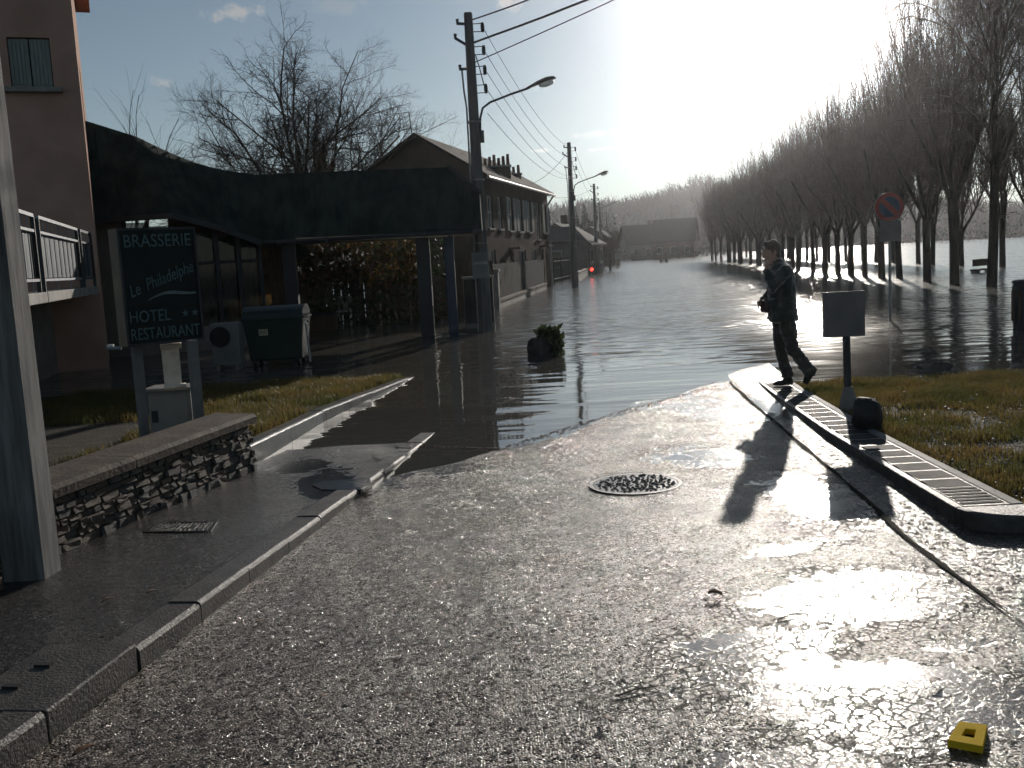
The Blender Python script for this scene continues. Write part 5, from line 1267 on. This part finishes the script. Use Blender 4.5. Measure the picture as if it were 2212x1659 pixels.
def bare_tree(name, label, cat_loc, stems, cfg, seed, twig='twig', group=None, trunk='bark'):
    rg = random.Random(seed); T = thing(name, label, 'tree', tuple(cat_loc), group)
    tb, cb = MB(), MB()
    for (off, d, L, r) in stems:
        # trunk alone as its own tube, crown grown from it
        p = Vector(cat_loc) + Vector(off); d = Vector(d).normalized(); n = 5; pts = [p.copy()]; rad = [r]; dd = d.copy(); cur = p.copy()
        for i in range(n):
            dd = (dd + Vector((rg.gauss(0, 1), rg.gauss(0, 1), 0)) * .05 + Vector((0, 0, .05))).normalized(); cur = cur + dd * L / n; pts.append(cur.copy()); rad.append(r * lerp(1, .45, (i + 1) / n))
        tb.tube(pts, rad, 8)
        k = cfg['kids'][0]
        for j in range(k):
            t = lerp(cfg['from'][0], 1.0, (j + .6) / k); q = min(n - .001, t * n); i = int(q); b = lerp(pts[i], pts[i + 1], q - i); bd = (pts[i + 1] - pts[i]).normalized(); o = bd.orthogonal().normalized(); o.rotate(Quaternion(bd, j * 2.4 + rg.uniform(-.5, .5)))
            sp = cfg['spread'][0] * rg.uniform(.6, 1.2) * (0.35 if j == k - 1 else 1); nd = (bd * math.cos(sp) + o * math.sin(sp)).normalized()
            grow(cb, b, nd, L * cfg['len'][0] * rg.uniform(.8, 1.15) * (1.15 - .35 * t), rad[i + 1] * cfg['rad'][0], 1, rg, cfg, [8, 5, 4, 3, 3])
    tb.build('trunk', trunk, T, smooth=True); cb.build('crown', twig, T, recalc=False)
    return T
# the broad bare tree behind the canopy and its two neighbours
b0 = at(652, 560, 44.0); b0.z = -.3
bare_tree('bare_tree', 'tall wide bare tree with several stems rising behind the canopy roof', b0, [((.1, 0, 0), (-.02, 0, 1), 7.3, .24), ((.5, .3, 0), (.20, 0, 1), 6.6, .20), ((-.35, .1, 0), (-.34, .05, 1), 6.0, .16), ((.2, .6, 0), (.08, .1, 1), 6.4, .15)], WILD, 21, group='bare trees behind the canopy')
b1 = at(575, 560, 43.0); b1.z = -.3
bare_tree('bare_tree', 'slimmer bare tree leaning left, left of the tall one behind the roof', b1, [((0, 0, 0), (-.10, 0, 1), 4.0, .11), ((-.4, .2, 0), (-.42, 0, 1), 4.0, .09)], WILD, 5, group='bare trees behind the canopy')
b2 = at(760, 560, 45.0); b2.z = -.3
RED = dict(WILD); RED['kids'] = [7, 10, 8, 6]; RED['spread'] = [.5, .6, .7, .8]
bare_tree('bare_tree', 'bushy reddish brown bare tree between the tall tree and the gable', b2, [((0, 0, 0), (.14, 0, 1), 4.6, .11), ((.4, .3, 0), (.40, 0, 1), 4.4, .10), ((-.3, .2, 0), (-.12, 0, 1), 4.6, .10)], RED, 33, 'twig_red', group='bare trees behind the canopy')
b3 = at(275, 560, 48.0); b3.z = -.3
POP = dict(WILD); POP['spread'] = [.3, .35, .4, .5]; POP['kids'] = [8, 6, 4, 0]; POP['seg'] = [5, 5, 4, 3]
bare_tree('bare_tree', 'small distant bare tree top peeping over the roof by the hotel', b3, [((0, 0, 0), (0, 0, 1), 6.2, .12)], POP, 8, group='bare trees behind the canopy')

# pollarded trees in rows: five shapes, then copies
def pollard(seed, H=9.2):
    rg = random.Random(seed); tb, cb = MB(), MB(); r0 = rg.uniform(.135, .17); ht = rg.uniform(2.0, 2.5)
    tb.tube([(0, 0, -.7), (0, 0, .2), (.02, 0, 1.2), (.03, .02, ht)], [r0 * 1.15, r0 * 1.0, r0 * .9, r0 * 1.0], 10)
    nl = rg.randint(5, 7)
    for j in range(nl):
        az = 6.283 * j / nl + rg.uniform(-.3, .3); sp = rg.uniform(.30, .62); b = Vector((0.02, .01, ht - rg.uniform(.05, .5))); d = Vector((math.cos(az) * math.sin(sp), math.sin(az) * math.sin(sp), math.cos(sp)))
        n = 6; L = rg.uniform(2.6, 3.8); pts = [b.copy()]; rad = [r0 * .55]; cur = b.copy(); dd = d.copy()
        for i in range(n): dd = (dd + Vector((rg.gauss(0, .09), rg.gauss(0, .09), .07))).normalized(); cur = cur + dd * L / n; pts.append(cur.copy()); rad.append(r0 * lerp(.55, .26, (i + 1) / n))
        tb.tube(pts, rad, 6)
        for s in range(30):
            t = lerp(.12, 1.0, rg.random() ** .7); q = min(n - .001, t * n); i = int(q); p = lerp(pts[i], pts[i + 1], q - i)
            az2 = rg.uniform(0, 6.283); s2 = rg.uniform(.10, .65) * (1.2 - .5 * t); dd2 = Vector((math.cos(az2) * math.sin(s2), math.sin(az2) * math.sin(s2), math.cos(s2)))
            top = H * rg.uniform(.72, 1.03) - .5 * abs(p.x); Ls = max(1.0, (top - p.z)) * rg.uniform(.6, 1.0); m_ = 5; sp_, sr = [p.copy()], [.022]; c = p.copy(); e = dd2.copy()
            for i2 in range(m_): e = (e + Vector((rg.gauss(0, .07), rg.gauss(0, .07), .16))).normalized(); c = c + e * Ls / m_; sp_.append(c.copy()); sr.append(lerp(.022, .006, (i2 + 1) / m_))
            cb.tube(sp_, sr, 3, cap=False)
            for w in range(8):
                t3 = rg.uniform(.15, .97); q3 = t3 * m_; i3 = min(m_ - 1, int(q3)); pp = lerp(sp_[i3], sp_[i3 + 1], q3 - i3); a3 = rg.uniform(0, 6.283); s3 = rg.uniform(.3, .75); d3 = Vector((math.cos(a3) * math.sin(s3), math.sin(a3) * math.sin(s3), math.cos(s3))); l3 = rg.uniform(.35, 1.1)
                mid = pp + d3 * l3 * .5; cb.tube([pp, mid, mid + (d3 + Vector((0, 0, .5))).normalized() * l3 * .5], [.010, .007, .004], 3, cap=False)
    # drooping lower twigs thicken the skirt of the crown
    for s in range(110):
        az = rg.uniform(0, 6.283); rr = rg.uniform(.3, 1.9); p = Vector((math.cos(az) * rr, math.sin(az) * rr, rg.uniform(2.5, 5.2))); d3 = Vector((math.cos(az) * .5 + rg.gauss(0, .3), math.sin(az) * .5 + rg.gauss(0, .3), rg.uniform(-.3, .9))).normalized(); l3 = rg.uniform(.5, 1.3)
        cb.tube([p, p + d3 * l3 * .5, p + (d3 + Vector((0, 0, -.15))).normalized() * l3], [.014, .010, .004], 3, cap=False)
    return tb.mesh('trunk', True), cb.mesh('crown', recalc=False)
SHAPES = [pollard(40 + k) for k in range(6)]
for a, b in SHAPES: a.materials.append(M('bark')); b.materials.append(M('twig'))
row = [(2062, 613), (2003, 607), (1943, 600), (1905, 600), (1868, 597), (1838, 594), (1810, 591), (1782, 588.5), (1757, 585.5)]
pts = [gp(x, y) for (x, y) in row]
last = pts[-1]
for k in range(1, 17):
    y = last.y + 4.2 * k; pts.append(Vector((last.x + (y - last.y) * .116 + rnd.uniform(-.3, .3), y + rnd.uniform(-.4, .4), 0)))
ordn = ['first', 'second', 'third', 'fourth', 'fifth', 'sixth', 'seventh', 'eighth', 'ninth', 'tenth', 'eleventh', 'twelfth', 'thirteenth', 'fourteenth', 'fifteenth', 'sixteenth', 'seventeenth', 'eighteenth', 'nineteenth', 'twentieth', 'twenty-first', 'twenty-second', 'twenty-third', 'twenty-fourth', 'twenty-fifth']
def put_pollard(p, label, group, rg, sc=1.0):
    T = thing('pollard_tree', label, 'tree', (p.x, p.y, 0), group, local=True); a, b = SHAPES[rg.randrange(6)]
    o = link('trunk', a, None); o.parent = T; o = link('crown', b, None); o.parent = T
    T.rotation_euler = (rg.uniform(-.02, .02), rg.uniform(-.03, .03), rg.uniform(0, 6.28)); k_ = (1 + (sc - 1) * .3) * rg.uniform(.92, 1.06); T.scale = (k_, k_, sc * rg.uniform(.93, 1.06))
    return T
rg = random.Random(2)
for i, p in enumerate(pts): put_pollard(p, f'{ordn[i]} flooded pollard tree left of the drooping one, front row at right', 'front row of flooded pollard trees', rg, (1.16, 1.16, 1.12, 1.08, 1.05)[i] if i < 5 else 1.04)
back = []
for k in range(23):
    y = 36 + 4.6 * k; back.append(Vector((22.5 + (y - 36) * .10 + rg.uniform(-.4, .4), y, 0)))
for i, p in enumerate(back): put_pollard(p, 'bare pollard tree in the back row behind the front trees', 'back row of flooded pollard trees', rg, 1.02)
# the drooping tree at the right edge
WEEP = dict(seg=[5, 6, 7, 6], wob=[.05, .10, .13, .10], up=[.05, .05, -.10, -.26], tip=[.5, .25, .3, .4], kids=[22, 14, 22, 0], **{'from': [.34, .15, .12, .1]}, spread=[.6, .7, .7, .5], len=[.55, .55, .8, .6], rad=[.30, .45, .55, .5])
w0 = gp(2141, 617); w0.z = -.5
bare_tree('weeping_tree', 'tall drooping bare tree with hanging twigs, rightmost trunk in the water', w0, [((0, 0, 0), (0, 0, 1), 9.5, .18)], WEEP, 14)
w1 = Vector((17.6, 33.5, -.5))
bare_tree('weeping_tree', 'second drooping bare tree at the right edge of the picture', w1, [((0, 0, 0), (.02, 0, 1), 10.0, .16)], WEEP, 17)
def hanging_twigs():
    """long drooping strands of the rightmost trees"""
    rg = random.Random(77)
    for T in [o for o in COL.objects if o.name.startswith('weeping_tree')]:
        base = T.location; mb = MB()
        for j in range(30):
            az = 6.283 * j / 30 + rg.uniform(-.25, .25); z0 = rg.uniform(5.8, 9.5); L = rg.uniform(2.4, 4.4); pts = []; rise = rg.uniform(1.6, 3.0)
            for i in range(8):
                u = i / 7; pts.append(Vector((base.x + math.cos(az) * L * u, base.y + math.sin(az) * L * u, z0 + rise * math.sin(u * 2.0) + rg.uniform(-.05, .05))))
            mb.tube(pts, [lerp(.035, .008, i / 7) for i in range(8)], 4, cap=False)
            for s in range(34):
                u = rg.uniform(.25, 1.0) * 6.999; i = int(u); p = lerp(pts[i], pts[i + 1], u - i); l = rg.uniform(.5, 2.4); sw = Vector((math.cos(az) * .35 + rg.gauss(0, .18), math.sin(az) * .35 + rg.gauss(0, .18), 0)); st = []
                for k in range(5): v = k / 4; st.append(p + sw * l * (v - .45 * v * v) + Vector((rg.gauss(0, .025), rg.gauss(0, .025), -l * v * v * .9 + .10 * l * v)))
                mb.tube(st, [.010, .009, .007, .006, .004], 3, cap=False)
        mb.build('hanging_twigs', 'twig', T, recalc=False)
hanging_twigs()
# small pollard beyond the far poles
q = at(1318, 560, 100); q.z = 0; put_pollard(q, 'small bare pollard tree beside the farthest utility poles', 'street trees beyond the poles', rg, .5)

# ================================================================== HILL AND WOOD
RID = [(900, 470), (1185, 462), (1250, 452), (1330, 448), (1400, 438), (1440, 428), (1480, 416), (1530, 410), (1570, 410), (1650, 405), (1750, 405), (1850, 415), (1950, 430), (2050, 445), (2212, 455), (2500, 460)]
def hill_h(px):
    for (a, ya), (b, yb) in zip(RID, RID[1:]):
        if px <= b: return lerp(ya, yb, (px - a) / (b - a))
    return RID[-1][1]
def hill():
    mb = MB(); cols = list(range(300, 3000, 30)); rows = [(250, 0.0), (270, .12), (300, .5), (340, .86), (380, 1.0), (440, 1.0), (520, .7)]
    for (Y, k) in rows:
        for x in cols: p = at(x, hill_h(x), 380); X = p.x / 380 * Y; mb.v.append((X, Y, -.6 + (p.z - 1.2) * k + (1.5 * mnoise.noise(Vector((X * .03, Y * .03, 0))) if k else 0)))
    n = len(cols)
    for j in range(len(rows) - 1):
        for i in range(n - 1): a = j * n + i; mb.f.append((a, a + 1, a + n + 1, a + n))
    tag(mb.build('hill', 'hill_soil', smooth=True), kind='structure')
    r = random.Random(4)
    # the wood on the slope: one mass of upright twiggy stems
    w = MB()
    for _ in range(5200):
        x = r.uniform(900, 2560); kk = r.choice(rows[1:5]); Y = kk[0] + r.uniform(-18, 18); pr = at(x, hill_h(x), 380); X = pr.x / 380 * Y
        fr = max(0, min(1, (Y - 255) / 115.0)); fr = fr * fr * (3 - 2 * fr); z = -1 + (pr.z - 2.2) * fr
        h = r.uniform(4.0, 7.5); b = Vector((X, Y, z))
        for q in range(3):
            d = Vector((r.gauss(0, .35), r.gauss(0, .35), 1)).normalized(); w.tube([b + d * h * .12, b + d * h * .6, b + (d + Vector((r.gauss(0, .2), 0, .2))).normalized() * h], [.22, .15, .04], 3, cap=False)
    tag(w.build('far_wood', 'twig', recalc=False), 'hazy bare wood covering the hill behind the flood', 'wood', kind='stuff')
hill()
def hill_tree_shapes():
    out = []
    for k in range(3):
        rg = random.Random(70 + k); tb, cb = MB(), MB(); tb.tube([(0, 0, -1), (0, 0, 3)], [.35, .25], 6)
        cf = dict(seg=[3, 4, 3, 3], wob=[.1, .14, .2, .2], up=[.02, .04, .02, .02], tip=[.5, .4, .4, .4], kids=[9, 9, 7, 0], **{'from': [.2, .25, .2, .2]}, spread=[.8, .7, .7, .7], len=[.62, .5, .5, .5], rad=[.5, .6, .6, .6])
        for j in range(8):
            a = 6.283 * j / 8 + rg.uniform(-.3, .3); s = rg.uniform(.15, .95); grow(cb, Vector((0, 0, 2.4)), Vector((math.cos(a) * math.sin(s), math.sin(a) * math.sin(s), math.cos(s))), rg.uniform(5.5, 7.5), .2, 1, rg, cf, [6, 4, 3, 3])
        A, B = tb.mesh('trunk', True), cb.mesh('crown', recalc=False); A.materials.append(M('bark')); B.materials.append(M('twig')); out.append((A, B))
    return out
HT = hill_tree_shapes()
hl = [(1285, .55, 'low round bare tree on the hill skyline left of the conifer'), (1345, .7, 'round bare tree on the skyline just right of the small conifer'), (1385, .75, 'round bare tree on the skyline left of the pair of large crowns'), (1412, .8, 'sunlit bare tree on the skyline, third from the conifer'), (1448, .95, 'fan shaped bare tree standing proud of the skyline'), (1492, 1.15, 'largest round bare crown on the hilltop'), (1532, 1.15, 'large round bare crown right beside the largest on the hilltop'), (1575, .9, 'bare hilltop tree just left of the pollard rows'), (1225, .5, 'small bare tree on the skyline right of the row house'), (1200, .5, 'small bare tree on the skyline touching the row house roof')]
for i, (x, s, lab) in enumerate(hl):
    p = at(x, hill_h(x), 380); T = thing('hill_tree', lab, 'tree', (p.x, 380 - (i % 3) * 6, p.z - 3.2 - 1.2 * s), 'bare trees on the hill skyline', local=True); a, b = HT[i % 3]
    o = link('trunk', a, None); o.parent = T; o = link('crown', b, None); o.parent = T; T.rotation_euler = (0, 0, i * 1.3); T.scale = (s * 1.15, s * 1.15, s)
def conifers():
    r = random.Random(6)
    for (x, yt, Y, lab) in ((1244, 437, 150, 'taller dark conifer between the second and third poles'), (1266, 437, 155, 'narrow dark conifer close to the third pole'), (1323, 440, 300, 'small conifer on the hill skyline')):
        p = at(x, 540, Y); zt = at(x, yt, Y).z; T = thing('conifer_tree', lab, 'tree', (p.x, Y, 0), 'dark conifers'); MB().tube([(p.x, Y, -.5), (p.x, Y, zt)], [.22, .03], 6).build('trunk', 'bark', T)
        c = MB(); nl = 26; k = zt / 9.0
        for i in range(nl):
            t = i / nl; z = lerp(zt * .35, zt * .99, t); R0 = (1.5 * (1 - t) + .12) * k
            for j in range(9):
                a = r.uniform(0, 6.283); l = R0 * r.uniform(.6, 1.15); d = Vector((math.cos(a), math.sin(a), -.25)); s = Vector((-math.sin(a), math.cos(a), 0)) * l * .28; b = Vector((p.x, Y, z))
                c.add([b, b + d * l * .6 + s, b + d * l, b + d * l * .6 - s], [(0, 1, 2, 3)])
                c.add([b + d * l * .4, b + d * l * .7 + Vector((0, 0, .3 * l)), b + d * l, b + d * l * .7 - Vector((0, 0, .22 * l))], [(0, 1, 2, 3)])
        c.build('crown', 'conifer', T, recalc=False)
conifers()
def far_bank():
    """dark scrub along the far shores and behind the houses"""
    r = random.Random(16)
    for i, (x0, x1, Y, h, lab) in enumerate(((1330, 1570, 186, 2.6, 'low dark scrub along the far shore below the slate houses'), (1180, 1300, 98, 2.6, 'dark garden scrub behind the iron fence'), (2000, 2320, 190, 6.5, 'hazy dark scrub on the far bank at the right'), (1500, 2050, 205, 5.0, 'dark scrub on the far bank behind the pollard rows'))):
        a, b = at(x0, 545, Y), at(x1, 545, Y); T = thing('scrub', lab, 'bushes', (lerp(a.x, b.x, .5), Y, 0), 'scrub along the far shores'); mb = MB(); n = int(abs(b.x - a.x) * 22)
        for _ in range(n):
            t = r.random(); hh = h * (.55 + .45 * mnoise.noise(Vector((t * 14, i, 0)))) ; p = Vector((lerp(a.x, b.x, t), Y + r.uniform(-2.5, 2.5), r.uniform(-.3, max(.5, hh)))); d = Vector((r.gauss(0, .6), r.gauss(0, .6), r.gauss(.6, .6))).normalized(); s = r.uniform(.3, .8); w = d.orthogonal().normalized() * s * .22
            mb.add([p, p + d * s * .5 + w, p + d * s, p + d * s * .5 - w], [(0, 1, 2, 3)])
        mb.build('foliage', 'conifer', T, recalc=False)
far_bank()
def marker_posts():
    for i, (x, y, lab) in enumerate(((1428, 566, 'short dark mooring post, left of a pair in the far water'), (1440, 566, 'short dark mooring post, right of a pair in the far water'), (1334, 578, 'small leaning stake in the water beside the far poles'))):
        p = gp(x, y); T = tag(MB().tube([(p.x, p.y, -.5), (p.x + .02, p.y, .55), (p.x + .03, p.y, .95)], [.22 if i < 2 else .08, .2 if i < 2 else .07, .17 if i < 2 else .05], 9).build('mooring_post', 'wood_brown'), lab, 'post', 'posts in the far water')
marker_posts()

# ================================================================== GRASS
def grass(name, n, inside, hfun, seed, box, hmin, hmax, label):
    r = random.Random(seed); mb = MB(); k = 0
    while k < n:
        x, y = r.uniform(box[0], box[1]), r.uniform(box[2], box[3])
        if not inside(x, y): continue
        tuft = .5 + .5 * mnoise.noise(Vector((x * 2.3, y * 2.3, 7)))
        bald = .5 + .5 * mnoise.noise(Vector((x * .9, y * .9, 21)))
        if r.random() > max(.06, min(1, (tuft + bald - .62) * 1.7)): continue
        k += 1; h = r.uniform(hmin, hmax) * (.55 + .75 * tuft); a = r.uniform(0, 6.283); l = r.uniform(.1, .75) * h; w = r.uniform(.0025, .005)
        b = Vector((x, y, hfun(x, y) - .004)); dx = Vector((math.cos(a), math.sin(a), 0)); s = Vector((-dx.y, dx.x, 0)) * w; m_ = b + dx * l * .35 + Vector((0, 0, h * .65)); t = b + dx * l + Vector((0, 0, h))
        mb.add([b - s, b + s, m_ + s * .7, m_ - s * .7, t], [(0, 1, 2, 3), (3, 2, 4)])
    tag(mb.build(name, 'grass_blade', recalc=False), label, 'grass', kind='stuff')
grass('grass', 52000, lambda x, y: x > isl_x(y) + IW + .01 and x < y * .60, vr_h, 3, (2.8, 8.5, 5.72, 12.6), .03, .085, 'short damp brown green grass on the right verge')
grass('grass', 42000, lambda x, y: x < lk_x(y) - .15 and (x > -3.9 or y > 11.5) and vl_h(x, y) > -.01 and (y > 8.85 or x < -2.75), vl_h, 5, (-6.5, -1.3, 8.3, 16.2), .04, .13, 'rough brown green grass on the left verge behind its kerb')
def verge_stones():
    r = random.Random(5); mb = MB()
    for _ in range(480):
        y = r.uniform(5.9, 11.5); x = r.uniform(isl_x(y) + IW + .05, min(8.0, y * .56))
        s = r.uniform(.005, .014) * (1.6 if r.random() < .08 else 1); mb.ell((x, y, vr_h(x, y) + s * .8 + r.uniform(0, .02)), (s * r.uniform(.8, 1.6), s, s * .7), 6, 4)
    tag(mb.build('scattered_pebbles', 'pebble', smooth=True), 'pale wet pebbles strewn in the grass of the right verge', 'pebbles', kind='stuff')
verge_stones()

# ================================================================== THE WALKER
def person():
    z0 = isl_h(11.9) + .005; g = gp(1707, 834, z0); T = thing('person', 'person in dark jacket and trousers walking left at the water edge, hand raised to face', 'person', (g.x, g.y, z0), local=True)
    def limb(mb, pts, rad, n=10): mb.tube(pts, rad, n)
    def fin(mb, name, mat, voxel, smooth_it=6, fold=0.0):
        o = mb.build(name, mat, None); rm = o.modifiers.new('r', 'REMESH'); rm.mode = 'VOXEL'; rm.voxel_size = voxel; rm.use_smooth_shade = True
        sm = o.modifiers.new('s', 'SMOOTH'); sm.factor = .5; sm.iterations = smooth_it; realise(o); o.parent = T
        if fold:
            o.data.update(); nr = [v.normal.copy() for v in o.data.vertices]
            for v, n_ in zip(o.data.vertices, nr):
                c_ = v.co; v.co = c_ + n_ * fold * (mnoise.noise(Vector((c_.x * 9, c_.y * 9, c_.z * 22))) + .6 * mnoise.noise(Vector((c_.x * 26 + 3, c_.y * 22, c_.z * 30))))
        o.data.polygons.foreach_set('use_smooth', [True] * len(o.data.polygons))
        if not o.data.materials: o.data.materials.append(M(mat))
        return o
    # joints (x: right in the picture, the walker faces -x; -y is the side towards the viewer)
    NK, HD = Vector((-.150, 0, 1.475)), Vector((-.185, 0, 1.60))
    shL, elL, wrL = Vector((-.075, -.185, 1.375)), Vector((-.255, -.255, 1.175)), Vector((-.285, -.135, 1.395))
    shR, elR, wrR = Vector((-.09, .185, 1.375)), Vector((-.13, .26, 1.10)), Vector((-.285, .10, 1.01))
    hpL, knL, anL = Vector((-.06, -.085, .87)), Vector((.005, -.095, .455)), Vector((.205, -.10, .175))      # near leg trails, heel up
    hpR, knR, anR = Vector((-.07, .085, .87)), Vector((-.085, .085, .465)), Vector((-.005, .085, .085))      # far leg carries the weight
    body = MB()
    body.ell(HD, (.088, .072, .112), 16, 12); body.ell(HD + Vector((-.03, 0, -.05)), (.062, .056, .066), 14, 10)          # skull, jaw
    body.ell(HD + Vector((-.100, 0, -.022)), (.022, .013, .022), 8, 6); body.ell(HD + Vector((-.082, 0, .012)), (.018, .034, .012), 8, 6)     # nose, brow
    body.ell(HD + Vector((-.090, 0, -.062)), (.012, .026, .008), 8, 6); body.ell(HD + Vector((-.078, 0, -.095)), (.018, .022, .014), 8, 6)    # mouth, chin
    for s in (-1, 1): body.ell(HD + Vector((.012, s * .072, -.015)), (.018, .010, .030), 8, 6)
    body.tube([HD + Vector((.02, 0, -.06)), NK, NK + Vector((.04, 0, -.10))], [.056, .058, .07], 12)
    body.loft([((-.08, 0, 1.40), .09, .15), ((-.085, 0, 1.2), .10, .14), ((-.07, 0, 1.0), .09, .125), ((-.065, 0, .85), .10, .14)], 14)
    for (s_, e_, w_) in ((shL, elL, wrL), (shR, elR, wrR)): limb(body, [s_, e_, w_], [.048, .038, .027])
    for (h_, k_, a_) in ((hpL, knL, anL), (hpR, knR, anR)): limb(body, [h_, k_, a_], [.075, .05, .035])
    # left hand at the mouth: palm, four bent fingers, thumb from the side
    def hand(w, d, nrm, out, curl):
        d, nrm, out = Vector(d).normalized(), Vector(nrm).normalized(), Vector(out).normalized()
        body.tube([w, w + d * .035, w + d * .085], [.026, .034, .031], 8)
        for i, (o_, l) in enumerate(((-.027, .068), (-.009, .078), (.009, .074), (.026, .058))):
            b = w + d * .082 + out * o_; m1 = b + d * l * .42 + nrm * l * .12 * curl; m2 = m1 + (d * .55 + nrm * .8 * curl).normalized() * l * .34; m3 = m2 + (d * .1 + nrm * curl).normalized() * l * .28
            body.tube([b - d * .012, b + d * .012, m1, m2, m3], [.0105, .0105, .0095, .0088, .007], 6)
        b = w + d * .03 - out * .028; body.tube([b, b - out * .022 + d * .022 + nrm * .012, b - out * .022 + d * .052 + nrm * .03], [.0135, .0115, .009], 6)
    hand(wrL, (.30, .5, 1), (1, .35, 0), (.1, 1, -.3), .8)
    hand(wrR, (-.6, -.7, -.15), (.4, -.5, -.8), (0, .3, 1), 1.0)
    fin(body, 'body', 'skin', .0075, 3)
    hr = MB(); hr.ell(HD + Vector((.018, 0, .035)), (.094, .082, .098), 16, 12); hr.ell(HD + Vector((.060, 0, -.035)), (.048, .066, .068), 12, 8); hr.ell(HD + Vector((-.055, 0, .085)), (.045, .055, .032), 12, 8)
    for s in (-1, 1): hr.ell(HD + Vector((-.005, s * .072, .005)), (.02, .012, .045), 8, 6)
    fin(hr, 'hair', 'hair', .009, 2, .012)
    jk = MB()
    jk.loft([((-.115, 0, 1.485), .075, .075), ((-.10, 0, 1.44), .10, .145), ((-.088, 0, 1.385), .130, .205), ((-.078, 0, 1.27), .155, .205), ((-.075, 0, 1.13), .158, .195), ((-.075, 0, 1.0), .158, .19), ((-.07, 0, .90), .165, .20), ((-.068, 0, .80), .170, .205), ((-.068, 0, .775), .166, .20)], 22)
    for (s_, e_, w_) in ((shL, elL, wrL), (shR, elR, wrR)):
        m1, m2 = lerp(s_, e_, .5), lerp(e_, w_, .5); jk.tube([s_ + (s_ - e_) * .12, s_, m1, e_, m2, lerp(e_, w_, .97)], [.066, .078, .070, .064, .056, .046], 12)
    jk.ell((-.115, 0, 1.475), (.085, .085, .035), 12, 8)                                                     # stand-up collar
    jk.ell((-.205, -.06, .985), (.075, .11, .09), 12, 8)                                                     # stuffed front pocket
    fin(jk, 'jacket', 'jacket', .011, 4, .016)
    tr = MB(); tr.loft([((-.07, 0, .92), .14, .17), ((-.068, 0, .84), .15, .18), ((-.07, 0, .77), .14, .175)], 18)
    tr.tube([hpL, lerp(hpL, knL, .5), knL, lerp(knL, anL, .5), lerp(knL, anL, .92), anL + Vector((.02, 0, -.03))], [.108, .094, .075, .072, .078, .088], 12)
    tr.tube([hpR, lerp(hpR, knR, .5), knR, lerp(knR, anR, .5), anR + Vector((0, 0, .02))], [.11, .096, .075, .068, .070], 12)
    fin(tr, 'trousers', 'trousers', .011, 4, .014)
    bt = MB(); bt.tube([anR + Vector((.0, 0, .05)), anR + Vector((.0, 0, -.02))], [.05, .055], 10)
    bt.ell(anR + Vector((.02, 0, -.045)), (.055, .042, .04), 12, 8); bt.ell(anR + Vector((-.075, 0, -.052)), (.095, .044, .033), 14, 8); bt.ell(anR + Vector((-.13, 0, -.06)), (.055, .042, .024), 12, 8)
    fin(bt, 'boot', 'boot', .009, 3)
    b2 = MB(); dn = Vector((-.35, 0, -.94)); b2.tube([anL + Vector((-.01, 0, .05)), anL + Vector((.01, 0, -.01))], [.05, .052], 10); b2.ell(anL + Vector((.025, 0, -.02)), (.045, .042, .045), 12, 8); b2.tube([anL + Vector((.01, 0, -.01)), anL + dn * .08, anL + dn * .155], [.045, .045, .03], 12)
    fin(b2, 'boot', 'boot', .009, 3)
    # strap bag at the hip, held by the far hand
    B = thing('shoulder_bag', 'small dark red bag held at the waist of the walking person', 'bag', (g.x, g.y, z0), local=True)
    o = MB().box((-.285, -.03, .965), (.07, .17, .15)).build('pouch', 'bag_red', None, bevel=.02); o.parent = B
    o = MB().tube([(-.27, .04, 1.03), (-.20, .12, 1.2), (-.09, .17, 1.43)], .009, 6).build('strap', 'bag_red', None); o.parent = B
person()

# ================================================================== AIR
def haze():
    mb = MB(); mb.box((60, 240, 32), (1250, 1000, 90)); o = mb.build('haze', None); o.data.materials.clear()
    m = bpy.data.materials.new('haze_air'); m.use_nodes = True; t = NT(m.node_tree); t.n.remove(t.n['Principled BSDF'])
    v = t.new('ShaderNodeVolumePrincipled'); v.inputs['Color'].default_value = (.93, .95, 1, 1); v.inputs['Density'].default_value = HAZE_DENSITY; v.inputs['Anisotropy'].default_value = HAZE_G
    t.link(v.outputs[0], t.n['Material Output'].inputs['Volume']); o.data.materials.append(m); tag(o, 'thin bright winter haze over the flood', kind='stuff')
HAZE_DENSITY = 0.00039; HAZE_G = 0.91
haze()
